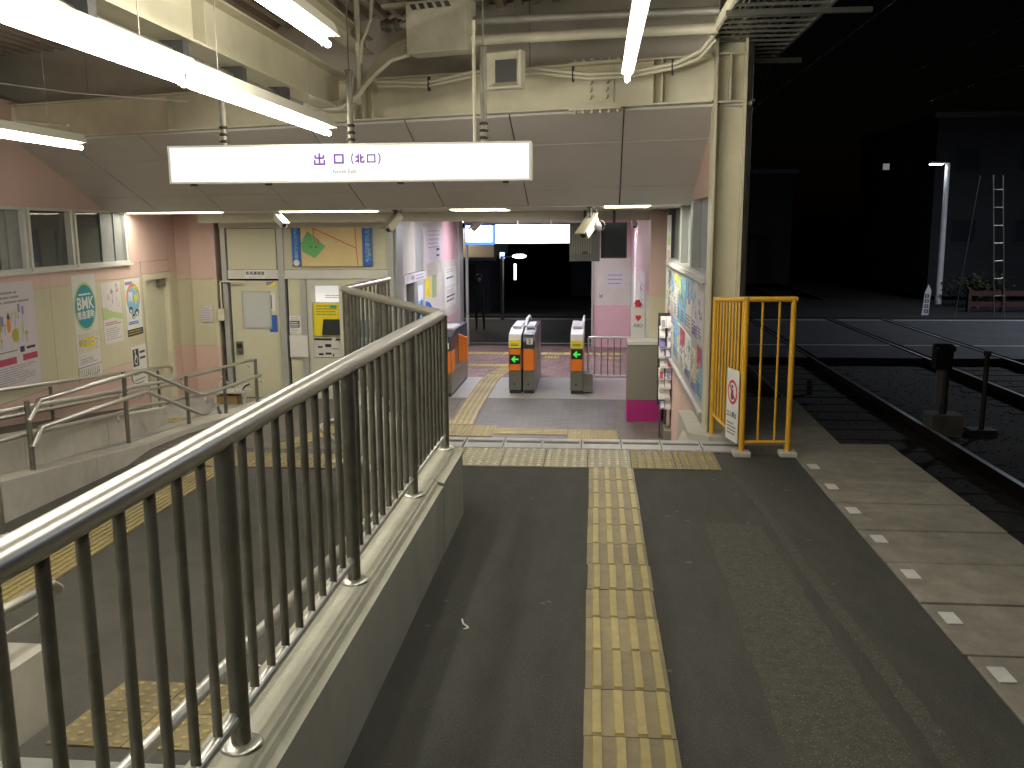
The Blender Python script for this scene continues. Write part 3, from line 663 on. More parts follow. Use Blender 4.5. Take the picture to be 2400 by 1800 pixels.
m.m(M['lime']).ell(F, w*.5, h*.70, w*.47, .285, c-.001, c); m.m(M['teal']).ell(F, w*.5, h*.70, w*.42, .255, c, c+.0015)
m.m(M['white']).text(F, w*.5, h*.725, .20, 'BMK', c+.0025, sx=1.02, off=.004); m.text(F, w*.5, h*.615, .105, '推進運動', c+.0025, off=.002); m.lines(F, w*.25, h*.80, w*.75, h*.83, 1, .018, c+.0025, 0)
m.m(M['yellow']).fbox(F, w*.28, h*.375, w*.8, h*.40, c-.001, c).fbox(F, w*.3, h*.315, w*.8, h*.345, c-.001, c)
m.m(M['olive_text']).text(F, w*.52, h*.42, .075, 'ひとりひとりが', c+.002).text(F, w*.52, h*.35, .095, '駅のリーフ', c+.002, off=.002).text(F, w*.5, h*.285, .082, 'イメージキャラクター', c+.002, sx=.62)
m.m(M['grey_ink']).lines(F, .06, h*.155, w-.06, h*.215, 3, .009, c)
m.m(M['ink']).fbox(F, .0, h*.128, w, h*.134, c-.001, c).fbox(F, 0, 0, .008, h*.13, c-.001, c)
for i in range(11): m.fbox(F, .04+.045*i, .02+.012*math.sin(i*2), .047+.045*i, .14, c-.001, c)
for i in range(6): m.fbox(F, .05+.08*i, .03+.02*(i % 3), .12+.08*i, .036+.02*(i % 3), c-.001, c+.0003)
solo('banner_poster', m, 'tall white banner poster with a teal oval badge reading BMK', 'poster')
m, F, w, h, c = poster('g', 10.56, .22, 11.08, .97, '')
m.m(M['lime']).fpoly(F, [(.0, h*.40), (w*.5, h*.42), (w, h*.36), (w, h*.46), (w*.5, h*.52), (0, h*.62)], c-.001, c)
for i in range(22):
    a = .03+random.random()*(w-.1); b = h*.5+random.random()*h*.44
    m.m(M[random.choice(['paper_lilac', 'violet', 'grey_ink', 'pink', 'pink'])]).ell(F, a, b, random.uniform(.008, .03), random.uniform(.01, .04), c, c+.0005+.0002*(i % 5), 8)
m.m(M['crimson']).lines(F, .04, h*.30, w-.03, h*.36, 2, .010, c); m.m(M['grey_ink']).lines(F, .05, .04, w-.05, h*.26, 6, .007, c)
solo('poster', m, 'pale green and white poster right of the tall banner', 'poster')
m, F, w, h, c = poster('j', 11.20, .24, 11.66, .98, '', 'white')
m.m(M['violet']).fbox(F, .02, h*.90, w*.5, h*.96, c-.001, c); m.m(M['orange_red']).ell(F, w*.5, h*.66, w*.44, h*.26, c-.001, c+.0002); m.m(M['skyblue']).ell(F, w*.5, h*.62, w*.40, h*.25, c, c+.001)
m.m(M['yellow']).text(F, w*.70, h*.76, .15, '旅', c+.002, off=.01).text(F, w*.70, h*.62, .13, '得', c+.002, off=.008); m.m(M['white']).text(F, w*.32, h*.68, .12, '駅', c+.002, off=.01)
for (a, b, s_) in ((.3, .46, .055), (.68, .40, .06), (.45, .34, .045)): m.m(M['ink']).ell(F, w*a, h*b, s_, s_*.8, c, c+.0015, 10); m.m(M['white']).ell(F, w*a, h*b-.012, s_*.55, s_*.45, c, c+.002, 10)
m.m(M['blue']).lines(F, .05, h*.20, w-.03, h*.26, 2, .014, c); m.m(M['ink']).fbox(F, .0, .0, w, .09, c-.001, c+.001); m.m(M['olive_text']).lines(F, .02, .015, w-.02, .08, 2, .012, c+.002, .1)
solo('poster', m, 'colourful poster with yellow lettering left of the grey door', 'poster')
m, F, w, h, c = poster('w', 11.26, -.46, 11.70, .10, '', 'white')
m.m(M['ink']).fbox(F, .03, h*.52, .21, h*.93, c-.001, c); m.m(M['white']).ell(F, .12, h*.66, .05, .058, c, c+.001, 16); m.m(M['ink']).ell(F, .12, h*.66, .035, .042, c+.001, c+.0018, 14)
m.m(M['white']).ell(F, .10, h*.88, .018, .02, c, c+.002, 10).fbox(F, .092, h*.68, .108, h*.86, c, c+.0022).fbox(F, .10, h*.76, .15, h*.78, c, c+.0022)
m.m(M['ink']).lines(F, .24, h*.62, w-.03, h*.90, 2, .03, c); m.lines(F, .04, h*.28, w-.06, h*.45, 1, .05, c, 0); m.m(M['grey_ink']).lines(F, .05, .04, w-.04, h*.24, 2, .02, c)
solo('wheelchair_notice', m, 'white notice with a black wheelchair symbol beside the wall door', 'notice')

# ================================================================ OFFICE FRONT
fc = thing('office_building', 'cream office front with aluminium mullions facing the platform', 'building', (-4.2, 12.9, HZ))
FY = 12.90
Ff = Frame((0, FY, 0), (1, 0, 0))
def fpan(x0, z0, x1, z1, mn='facade', c0=-.08, c1=0, name='panel'): return MB().fbox(Ff, x0, z0, x1, z1, c0, c1).build(name, fc, M[mn])
fpan(-5.35, 1.035, -4.625, 1.62); fpan(-4.51, 1.035, -2.95, 1.62); fpan(-4.47, HZ, -4.29, .895); fpan(-3.66, HZ, -2.97, .895)
fpan(-5.36, .90, -2.95, 1.03, 'alu_light', -.08, .02, 'header')
fpan(-5.44, HZ, -5.37, 1.7, 'alu', -.08, .03, 'mullion'); fpan(-4.60, HZ, -4.51, 1.7, 'alu', -.08, .03, 'mullion'); fpan(-4.28, HZ, -4.20, .895, 'alu', -.08, .03, 'mullion'); fpan(-2.98, HZ, -2.90, 1.7, 'alu', -.2, .03, 'mullion')
fpan(-5.44, 1.625, -2.90, 1.83, 'ceiling', -.08, .06, 'top_trim')
od = MB().m(M['facade']).fbox(Ff, -5.34, HZ+.01, -4.62, .87, -.07, -.02); od = od.build('door', fc)
MB().fbox(Ff, -5.18, .17, -4.74, .72, -.02, -.012).build('window_trim', od, M['alu']); MB().fbox(Ff, -5.155, .19, -4.76, .70, -.012, -.008).build('pane', od, mat('frosted_pane', (.50, .52, .53), .35))
MB().m(M['gate_steel']).fbox(Ff, -5.30, -.22, -5.20, -.02, -.02, .0).m(M['black']).fbox(Ff, -5.285, -.12, -5.215, -.05, 0, .004).build('lock_plate', od)
MB().m(M['gate_steel']).lathe((0, 0, 0), [(.02, 0), (.02, .02)], 10)
MB().cyl((-5.25, FY+.02, -.17), (-5.25, FY-.06, -.17), .022, 12).build('knob', od, M['gate_steel'])
m = MB().m(M['violet']).fbox(Ff, -4.80, .80, -4.66, .86, -.02, -.018).m(M['yellow']).fpoly(Ff, [(-4.80, .79), (-4.66, .79), (-4.66, .86)], -.018, -.016); m.build('sticker', od)
m = MB().m(M['white']).fbox(Ff, -4.79, .43, -4.68, .70, -.02, -.017).m(M['ink']).fbox(Ff, -4.74, .46, -4.73, .66, -.017, -.016); m.build('sticker', od)
MB().m(M['blue']).fbox(Ff, -4.78, .12, -4.66, .37, -.02, -.017).build('sticker', od)
m = MB().m(M['white']).fbox(Ff, -5.09, .905, -4.79, 1.025, .02, .026).m(M['ink']).text(Ff, -4.94, .977, .057, '駅長事務室', .028, off=.0012).text(Ff, -4.94, .927, .022, "Station Master's Office", .028)
solo('office_sign', m, 'small white sign with black lettering over the office door', 'sign')
m = MB().m(M['paper']).fbox(Ff, -4.47, -.24, -4.20+.0, .08, .031, .04); 
solo('document_tray', m, 'pale panel low on the strip between door and ticket machine', 'panel')
m = MB().m(M['white']).fbox(Ff, -4.47, .10, -4.30, .36, .004, .008).m(M['ink']).fbox(Ff, -4.46, .19, -4.32, .29, .008, .010).m(M['white']).lines(Ff, -4.45, .20, -4.33, .28, 3, .012, .012, .1).m(M['grey_ink']).lines(Ff, -4.45, .30, -4.32, .35, 2, .008, .010).lines(Ff, -4.45, .11, -4.32, .18, 3, .008, .010)
solo('wall_notice', m, 'small white notice with a black block left of the ticket machine', 'notice')
# area map
mp = thing('area_map', 'orange area map with a green block and red route above the ticket machine', 'map', (-3.8, FY-.03, 1.08))
F = Frame((-4.235, FY-.02, 1.08), (1, 0, 0))
MB().fbox(F, 0, 0, .895, .575, 0, .03).build('board', mp, M['map_bg'])
m = MB().m(M['green']).fpoly(F, [(.0, .33), (.10, .50), (.36, .285), (.20, .115), (.02, .21)], .03, .032)
m.m(M['red'])
def seg(m, F, a, b, w_, c0, c1):
    d_ = (Vector(b)-Vector(a)).normalized(); n_ = Vector((-d_.y, d_.x))*w_/2
    return m.fpoly(F, [(a[0]+n_.x, a[1]+n_.y), (b[0]+n_.x, b[1]+n_.y), (b[0]-n_.x, b[1]-n_.y), (a[0]-n_.x, a[1]-n_.y)], c0, c1)
rt = [(.25, .30), (.27, .37), (.19, .42), (.19, .54), (.80, .26)]
for a, b in zip(rt, rt[1:]): seg(m, F, a, b, .011, .032, .034)
seg(m, F, (.80, .574), (.81, .25), .010, .032, .034); seg(m, F, (.81, .25), (.83, .0), .010, .032, .034)
m.m(M['ink']).fbox(F, .13, .27, .17, .285, .032, .034).fbox(F, .21, .265, .24, .28, .032, .034); m.m(M['olive_text']).fbox(F, .50, .34, .54, .35, .03, .032)
m.build('map_print', mp)
def vbanner(x0, x1, label, txt):
    F = Frame((x0, FY-.02, 1.08), (1, 0, 0)); w_ = x1-x0
    m = MB().m(M['blue']).fbox(F, 0, 0, w_, .58, 0, .026); m.m(M['skyblue'])
    k = len(txt)
    for i, ch in enumerate(txt): m.text(F, w_*.5, .54-.5*(i+.3)/k, .5/k*.95, ch, .028, off=.002)
    return m, F
m, F = vbanner(-4.37, -4.245, '', '近鉄エリア周辺案内'); m.m(M['white']).ell(F, .06, .05, .045, .045, .026, .03, 14)
solo('blue_banner', m, 'narrow blue vertical banner at the left edge of the area map', 'banner')
m, F = vbanner(-3.335, -3.20, '', '史跡公園案内図の町')
m.m(M['lime'])
for i, ch in enumerate('ようこそ公園へ'): m.text(F, .10, .53-.48*(i+.3)/7, .05, ch, .029)
solo('blue_banner', m, 'wider blue and green vertical banner at the right edge of the area map', 'banner')
# ticket machine
tm = thing('ticket_machine', 'built-in ticket machine with yellow panel and dark screen', 'ticket machine', (-3.95, FY, HZ))
MB().m(M['tm_body']).fbox(Ff, -4.195, HZ, -3.66, -.26, -.3, -.01).fbox(Ff, -4.195, -.26, -4.13, .80, -.3, .0).fbox(Ff, -3.72, -.26, -3.66, .80, -.3, .0).fbox(Ff, -4.195, .80, -3.66, .895, -.3, 0).fbox(Ff, -4.13, -.26, -3.72, .55, -.3, -.06).build('housing', tm)
MB().fbox(Ff, -4.13, .55, -3.72, .80, -.3, -.20).build('light_niche', tm, E_niche)
m = MB().m(M['grey_ink']).lines(Ff, -3.98, .60, -3.75, .66, 2, .010, -.195, .2)
m.m(M['yellow']).fbox(Ff, -4.125, .06, -3.725, .545, -.06, -.045); m.m(M['olive_text']).lines(Ff, -4.08, .36, -3.76, .52, 4, .022, -.043, .1); m.m(M['teal']).fbox(Ff, -3.87, .475, -3.77, .515, -.045, -.041)
m.build('yellow_panel', tm)
MB().fpoly(Ff, [(-4.0, .08), (-3.725, .08), (-3.725, .31), (-3.97, .31)], -.045, -.02).build('screen', tm, M['screen_dark'])
m = MB().m(M['alu_light']).fbox(Ff, -4.13, -.25, -3.72, .02, -.06, -.03).m(M['black']).fbox(Ff, -4.12, .005, -3.86, .028, -.05, -.02).fbox(Ff, -3.80, .0, -3.73, .025, -.05, -.022)
for (a, b, w_, h_) in ((-4.07, -.11, .07, .025), (-3.96, -.10, .09, .045), (-4.06, -.22, .07, .03), (-3.96, -.21, .09, .03), (-3.86, -.13, .1, .01), (-3.85, -.24, .02, .04)): m.fbox(Ff, a, b, a+w_, b+h_, -.03, -.026)
m.build('slot_panel', tm)
solo('wall_sign', MB().m(M['paper_lilac']).fbox(Ff, -3.47, .80, -3.22, .89, .0, .006).m(M['grey_ink']).lines(Ff, -3.45, .81, -3.24, .88, 2, .012, .008), 'pale sign beside the upper corner of the railing on the office front', 'sign')
solo('wall_poster', MB().m(M['paper']).fbox(Ff, -3.55, -.30, -3.25, .55, .0, .006).m(M['teal']).fbox(Ff, -3.52, .05, -3.28, .30, .006, .008).m(M['skyblue']).fbox(Ff, -3.52, -.20, -3.28, .0, .006, .008), 'teal and blue poster seen through the railing bars', 'poster')
# small lane tray with coils
tr = thing('utility_tray', 'low tray with white coils and an orange brown box at the lane end', 'tray', (-5.2, 12.4, HZ))
MB().box(-5.46, -4.98, 12.35, 12.6, -.70, -.67).box(-5.45, -5.42, 12.37, 12.4, HZ, -.7).box(-5.02, -4.99, 12.37, 12.4, HZ, -.7).build('shelf', tr, M['alu_light'])
MB().box(-5.42, -5.12, 12.38, 12.56, -.86, -.74).build('box', tr, M['brown_box'])
c = MB()
for (cx, cz, rr) in ((-5.33, -.60, .07), (-5.20, -.62, .05), (-5.14, -.62, .045)):
    c.tube([(cx+rr*math.cos(t*math.pi/7), 12.45+.01*t/7, cz+rr*math.sin(t*math.pi/7)) for t in range(15)], .008, 6)
c.build('coil', tr, M['white'])
MB().tube([(-5.08, 12.44, -.68), (-5.0, 12.42, -.60), (-4.93, 12.40, -.57)], .012, 7).build('hose', tr, M['cable'])
MB().hexa([(-5.10, 12.42, -.67), (-5.06, 12.42, -.67), (-5.06, 12.5, -.67), (-5.10, 12.5, -.67), (-5.02, 12.42, -.58), (-4.98, 12.42, -.58), (-4.98, 12.5, -.58), (-5.02, 12.5, -.58)]).build('bag', tr, M['paper'])

# ================================================================ HALL SIDE WALL, LEFT OF THE GATES
sw = thing('hall_side_wall', 'grey and pink side wall with a ticket counter left of the gates', 'wall', (-2.9, 16, HZ))
Fs = Frame((-2.88, 0, 0), (0, 1, 0))
def span(y0, z0, y1, z1, mn, c0=-.1, c1=0., name='panel'): return MB().fbox(Fs, y0, z0, y1, z1, c0, c1).build(name, sw, M[mn])
span(12.95, HZ, 13.35, 1.83, 'alu', -.1, .02, 'mullion'); span(13.36, .93, 14.40, 1.83, 'cream2'); span(13.36, HZ, 14.40, .0, 'cream2'); span(13.36, .78, 15.1, .92, 'paper_lilac', -.1, .03, 'header')
span(13.36, 0., 13.62, .775, 'cream2', -.1, 0); span(13.62, 0., 14.15, .775, 'dark', -.12, -.08, 'counter_window'); span(14.15, 0, 14.42, .775, 'alu', -.1, .02, 'mullion')
span(14.43, HZ, 15.05, .775, 'cream2'); span(14.42, .93, 15.05, 1.83, 'alu'); span(15.06, HZ, 16.86, 1.83, 'cream2')
for (z0, z1, mn) in ((HZ, -.083, 'pink2'), (-.08, .997, 'cream2'), (1.0, 1.83, 'pink2')): span(16.88, z0, 18.75, z1, mn)
span(18.76, HZ, 19.3, 1.83, 'alu', -.1, .05, 'door_frame')
m = MB().m(M['ink']).text(Fs, 14.0, .85, .08, '精算所', .034).m(M['grey_ink']).lines(Fs, 14.25, .80, 14.9, .90, 2, .02, .034)
solo('counter_sign', m, 'narrow lettered sign strip over the ticket counter', 'sign')
m = MB().m(M['paper_lilac']).fbox(Fs, 15.2, 1.02, 16.8, 1.64, .0, .02).m(M['grey_ink']).lines(Fs, 15.4, 1.25, 16.7, 1.6, 5, .015, .024).m(M['ink']).fbox(Fs, 16.2, 1.22, 16.5, 1.26, .02, .024).fbox(Fs, 16.2, 1.12, 16.5, 1.15, .02, .024).m(M['grey_ink']).fbox(Fs, 15.25, 1.40, 16.7, 1.405, .02, .023)
solo('fare_table', m, 'large pale fare table high on the side wall', 'notice')
m = MB().m(M['skyblue']).fbox(Fs, 14.45, .1, 14.95, .72, .0, .008).m(M['white']).fbox(Fs, 14.5, .45, 14.9, .70, .008, .011).m(M['blue']).fpoly(Fs, [(14.5, .2), (14.9, .2), (14.8, .5), (14.65, .35)], .008, .011)
solo('wall_poster', m, 'light blue poster beside the counter window', 'poster')
m = MB().m(M['paper']).fbox(Fs, 15.1, -.1, 16.8, .80, .0, .008)
m.m(M['yellow']).fbox(Fs, 15.15, .45, 15.6, .78, .008, .011).m(M['lime']).fbox(Fs, 15.8, .40, 16.2, .8, .008, .011).m(M['blue']).fpoly(Fs, [(15.12, -.08), (16.5, -.08), (15.5, .35), (15.12, .4)], .008, .011)
solo('wall_poster', m, 'yellow green and blue poster group under the fare table', 'poster')
for k, (z0, z1, lb) in enumerate(((.50, .86, 'upper small white notice on the cream band by the exit frame'), (.10, .46, 'lower small white notice with black marks by the exit frame'))):
    m = MB().m(M['white']).fbox(Fs, 17.1, z0, 18.5, z1, 0, .008).m(M['ink']).lines(Fs, 17.3, z0+.08, 18.3, z0+.24, 1 if k == 0 else 2, .03, .011, .2).m(M['grey_ink']).lines(Fs, 17.3, z0+.25, 18.3, z1-.02, 2, .012, .011)
    solo('wall_notice', m, lb, 'notice')
pt = thing('potted_plant', 'spiky dry plant in a blue pot beside the first gate', 'plant', (-2.55, 13.9, HZ))
MB().lathe((-2.5, 13.9, -.15), [(.08, 0), (.11, .2), (.115, .22)], 12).build('pot', pt, M['blue'])
MB().box(-2.66, -2.36, 13.75, 14.05, HZ, -.15).build('stand', pt, M['alu_light'])
m = MB()
for i in range(26):
    a = random.random()*6.28; rr = random.uniform(.05, .2); m.tube([(-2.5, 13.9, .05), (-2.5+rr*.5*math.cos(a), 13.9+rr*.5*math.sin(a), .2), (-2.5+rr*math.cos(a), 13.9+rr*math.sin(a), random.uniform(.22, .38))], .004, 4)
m.build('stems', pt, M['brown_box'])

# ================================================================ TICKET GATES
def gate(x0, x1, y0, label, arrow=None, dark=True, yellowcap=True, L_=1.6):
    t = thing('ticket_gate', label, 'ticket gate', ((x0+x1)/2, y0, HZ), 'ticket gates at the hall end')
    F = Frame((x0, y0, HZ), (1, 0, 0)); w_ = x1-x0
    MB().box(x0+.01, x1-.01, y0+.01, y0+L_, HZ, HZ+.06).build('kick_base', t, M['black'])
    MB().m(M['gate_steel']).box(x0, x1, y0, y0+L_, HZ+.06, HZ+.34).build('lower_body', t)
    up = MB().m(M['gate_steel']).box(x0+.003, x1-.003, y0+.012, y0+L_-.01, HZ+.34, HZ+.70).build('upper_body', t)
    MB().fbox(F, .015, .36, w_-.012, .68, -.02, .006).build('front_panel', t, M['orange'])
    for xa, xb in ((x0-.004, x0+.003), (x1-.003, x1+.004)): MB().box(xa, xb, y0+.02, y0+.34, HZ+.37, HZ+.67).build('side_panel', t, M['orange'])
    # sloping top cover, rounded nose
    prof = [(0, .70), (0, .80), (.02, .86), (.06, .90), (.5, .96), (L_-.05, .96), (L_-.01, .92), (L_-.01, .70)]
    n_ = len(prof); vs = [(x0, y0+p[0], HZ+p[1]) for p in prof]+[(x1, y0+p[0], HZ+p[1]) for p in prof]
    MB().m(M['gate_black'] if dark else M['gate_light']).add(vs, [tuple(range(n_))[::-1], tuple(range(n_, 2*n_))]+[(i, (i+1) % n_, n_+(i+1) % n_, n_+i) for i in range(n_)]).build('top_cover', t)
    if yellowcap:
        MB().m(M['yellow']).fbox(F, .006, .70, w_-.006, .815, 0, .010).m(M['white']).hexa([(x0+.006, y0-.008, HZ+.79), (x1-.006, y0-.008, HZ+.79), (x1-.006, y0+.01, HZ+.79), (x0+.006, y0+.01, HZ+.79), (x0+.006, y0+.03, HZ+.905), (x1-.006, y0+.03, HZ+.905), (x1-.006, y0+.05, HZ+.88), (x0+.006, y0+.05, HZ+.88)]).m(M['ink']).lines(F, .03, .73, w_-.03, .77, 2, .01, .011, .1).build('card_reader', t)
    MB().box(x0+.03, x1-.03, y0+.42, y0+1.1, HZ+.955, HZ+.985).build('ticket_slot', t, M['gate_light'])
    if arrow:
        b = arrow
        MB().fbox(F, .014, b-.072, w_-.012, b+.072, .006, .012).build('indicator', t, M['black'])
        cx = w_/2
        m = MB().fpoly(F, [(cx-.055, b), (cx-.005, b+.05), (cx+.012, b+.035), (cx-.01, b+.012), (cx+.055, b+.012), (cx+.055, b-.012), (cx-.01, b-.012), (cx+.012, b-.035), (cx-.005, b-.05)], .012, .016)
        m.build('arrow', t, E_green)
    for dx in (.45,): MB().cyl((x0+w_*dx, y0+.001, HZ+.15), (x0+w_*dx, y0-.006, HZ+.15), .014, 8).build('key_lock', t, M['black'])
    return t, F, w_
t, F, w_ = gate(-1.312, -1.125, 13.5, 'double ticket gate half with a yellow cap and green arrow', .53, False)
t2, F, w_ = gate(-1.095, -.922, 13.5, 'dark double ticket gate half bearing the number 2', None, True, False)
MB().m(M['white']).fbox(F, .055, .755, .145, .845, 0, .004).m(M['ink']).text(F, .10, .80, .085, '2', .006, off=.003).build('number_plate', t2)
t3, F, w_ = gate(-.384, -.195, 13.5, 'right-hand ticket gate with a green arrow next to the steel barrier', .61, False)
MB().box(-.19, -.05, 13.55, 14.0, HZ+.03, HZ+.30).build('side_unit', t3, M['gate_steel'])
t4, F, w_ = gate(-2.46, -2.13, 13.15, 'leftmost ticket gate half hidden by the tall railing', None, True, False, 1.7)
MB().m(M['white']).fbox(F, .19, .72, .30, .81, 0, .004).m(M['ink']).text(F, .245, .765, .07, '1', .006).build('number_plate', t4)
MB().hexa([(-2.13, 13.9, HZ+.42), (-2.0, 13.95, HZ+.45), (-2.0, 14.0, HZ+.45), (-2.13, 13.95, HZ+.42), (-2.13, 13.9, HZ+.86), (-2.0, 13.95, HZ+.80), (-2.0, 14.0, HZ+.80), (-2.13, 13.95, HZ+.86)]).build('flap', t4, M['orange'])
for (x, t_) in ((-1.32, t), (-.915, t2), (-.39, t3)):
    sgn = -1 if x < -.95 or x == -.39 else 1
    MB().box(x, x+sgn*.012, 14.0, 14.22, HZ+.45, HZ+.85).build('flap', t_, M['glass_clear'])
MB().m(M['gate_light']).tube([(-1.11, 14.2, HZ+.95), (-1.10, 14.4, HZ+1.05), (-1.09, 14.8, HZ+1.06), (-1.09, 15.05, HZ+.96)], .022, 8).build('guard_bow', t2)
MB().m(M['gate_light']).tube([(-.20, 14.2, HZ+.95), (-.20, 14.4, HZ+1.05), (-.20, 14.8, HZ+1.06), (-.20, 15.05, HZ+.96)], .018, 8).build('guard_bow', t3)
bf_ = thing('steel_barrier', 'low steel barrier with vertical bars right of the gates', 'barrier', (.18, 14.75, HZ))
MB().cyl((-.13, 14.75, -.155), (.62, 14.75, -.155), .019, 10).build('top_rail', bf_, M['stainless']); MB().cyl((-.13, 14.75, HZ+.09), (.62, 14.75, HZ+.09), .013, 8).build('bottom_rail', bf_, M['stainless'])
b_ = None
for i in range(8):
    x = -.125+.104*i
    if b_ is None: b_ = MB().cyl((x, 14.75, HZ+.09), (x, 14.75, -.155), .009, 8).build('baluster', bf_, M['stainless_dark']); bl = b_.location.copy()
    else: o = b_.copy(); COL.objects.link(o); o.parent = bf_; o.location = bl+Vector((.104*i, 0, 0))
for x in (-.13, .6): MB().cyl((x, 14.75, HZ), (x, 14.75, -.16), .016, 8).build('post', bf_, M['stainless'])

# ================================================================ HALL RIGHT SIDE
bw = thing('hall_end_wall', 'pink and white end wall right of the open exit', 'wall', (.3, 19, HZ))
for (z0, z1, mn) in ((HZ, .018, 'pink2'), (.02, .997, 'cream2'), (1.0, 1.83, 'pink2')): MB().box(-.065, .72, 19.0, 19.15, z0, z1).build('panel', bw, M[mn])
MB().box(-.11, -.068, 18.95, 19.16, HZ, 1.83).build('door_frame', bw, M['alu']); MB().box(-2.78, -2.73, 19.25, 19.35, HZ, 1.83).build('door_frame', bw, M['alu'])
MB().box(-2.78, -.068, 19.0, 19.12, 1.70, 1.83).build('lintel', bw, M['alu'])
solo('wall_notice', MB().m(M['paper_lilac']).box(.20, .57, 18.985, 18.999, .38, .71).m(M['grey_ink']).lines(Frame((.22, 18.984, .42), (1, 0, 0)), 0, 0, .33, .26, 3, .02), 'wide pale notice on the white band of the end wall', 'notice')
solo('switch_plate', MB().m(M['grey_ink']).box(.05, .12, 18.98, 18.999, .17, .28).m(M['white']).box(.06, .11, 18.975, 18.98, .24, .27), 'small grey switch plate on the end wall', 'switch')
Fr = Frame((.69, 0, 0), (0, -1, 0))
rw = thing('hall_right_wall', 'lilac side wall on the right of the hall beyond the cabinet', 'wall', (.75, 15, HZ))
for (z0, z1, mn) in ((HZ, -.083, 'pink2'), (-.08, .717, 'cream2'), (.72, 1.83, 'pink2')):
    MB().fbox(Fr, -19.0, z0, -12.16, z1, -.15, 0).build('panel', rw, M[mn])
for (z0, z1, mn) in ((HZ, .717, 'cream'), (.72, 1.83, 'pink')): MB().box(.69, .90, 12.0, 12.15, z0, z1).build('panel', rw, M[mn])
solo('wall_poster', MB().m(M['paper_lilac']).fbox(Fr, -14.6, .1, -13.2, .95, 0, .008).m(M['grey_ink']).lines(Fr, -14.4, .2, -13.3, .8, 8, .02, .011).m(M['crimson']).ell(Fr, -14.3, .68, .12, .05, .008, .012), 'pale poster column on the lilac side wall', 'poster')
solo('hanging_banner', MB().m(M['white']).fbox(Fr, -17.0, .25, -16.2, 1.5, 0, .01).m(M['violet']).fbox(Fr, -16.7, .9, -16.5, 1.35, .01, .014), 'white banner deep on the lilac side wall', 'banner')
ae = thing('aed_cabinet', 'white emergency cabinet with a red heart and AED lettering', 'cabinet', (.59, 13.0, HZ))
Fa = Frame((.495, 12.98, HZ), (1, 0, 0))
MB().fbox(Fa, 0, 0, .19, 1.35, -.18, 0).build('body', ae, M['white'])
m = MB().m(M['red']).fpoly(Fa, [(.095, 1.16), (.055, 1.21), (.057, 1.24), (.078, 1.252), (.095, 1.235), (.112, 1.252), (.133, 1.24), (.135, 1.21)], 0, .004).m(M['teal']).text(Fa, .095, 1.10, .07, 'AED', .005, off=.001)
m.build('print', ae)
MB().m(M['glass_clear']).fbox(Fa, .03, 1.35, .16, 1.36, -.15, -.02).build('tray', ae)
m = MB()
for i in range(14):
    a = random.random()*6.28; rr = random.random()*.05
    m.lathe((.59+rr*math.cos(a), 13.06+rr*math.sin(a), .50+random.random()*.06), [(.004, 0), (.025, .012), (.022, .03), (.004, .038)], 7)
m.lathe((.59, 13.06, .491), [(.04, 0), (.05, .04), (.045, .05)], 10)
solo('red_flowers', m, 'bunch of red flowers standing on the white emergency cabinet', 'flowers', M['red'])
cb = thing('grey_cabinet', 'waist-high grey cabinet with a magenta base panel', 'cabinet', (.64, 11.6, HZ))
bevel(MB().box(.40, .86, 11.6, 12.0, HZ+.281, .13).build('body', cb, M['counter']), .006); MB().box(.395, .865, 11.59, 12.0, .131, .17).build('top', cb, M['alu_light']); MB().box(.40, .84, 11.595, 12.0, HZ, HZ+.28).build('base_panel', cb, M['magenta'])
lr = thing('leaflet_rack', 'tall narrow leaflet rack filled with pamphlets by the notice board', 'rack', (.81, 10.6, HZ))
MB().box(.75, .765, 10.68, 10.75, HZ, .55).box(.90-.02, .90, 10.55, 10.75, HZ, .62).box(.72, .88, 10.73, 10.75, HZ+.4, .62).build('stand', lr, M['dark'])
cols_ = ['white', 'paper', 'grey_ink', 'paper', 'crimson', 'paper_lilac', 'paper_lilac', 'grey_ink', 'white', 'paper', 'violet']
for i in range(9):
    z = -.48+.118*i+random.uniform(-.012, .012)
    for j in range(2):
        x = .735+.075*j; dx = random.uniform(-.022, .012)
        m = MB().m(M[random.choice(cols_)]).hexa([(x+dx, 10.50, z), (x+.065+dx, 10.50, z), (x+.065+dx, 10.52, z), (x+dx, 10.52, z), (x+dx, 10.56, z+.13), (x+.065+dx, 10.56, z+.13), (x+.065+dx, 10.58, z+.13), (x+dx, 10.58, z+.13)])
        m.m(M[random.choice(cols_)]).hexa([(x+dx+.01, 10.498, z+.02), (x+.05+dx, 10.498, z+.02), (x+.05+dx, 10.503, z+.02), (x+dx+.01, 10.503, z+.02), (x+dx+.01, 10.53, z+.09), (x+.05+dx, 10.53, z+.09), (x+.05+dx, 10.54, z+.09), (x+dx+.01, 10.54, z+.09)])
        m.build('leaflet', lr)
MB().box(.80, .92, 10.45, 10.8, HZ, HZ+.14).build('base_box', lr, M['counter'])
Fe = Frame((.83, 11.15, 0), (1, 0, 0))
m = MB().m(M['paper']).fbox(Fe, 0, .55, .05, 1.75, 0, .01)
for i in range(7): m.m(M[['pink', 'lime', 'paper_lilac', 'cream'][i % 4]]).fbox(Fe, .008, .60+.16*i, .042, .70+.16*i, .01, .013)
solo('hanging_banner', m, 'thin white strip banner at the end of the notice wall', 'banner')

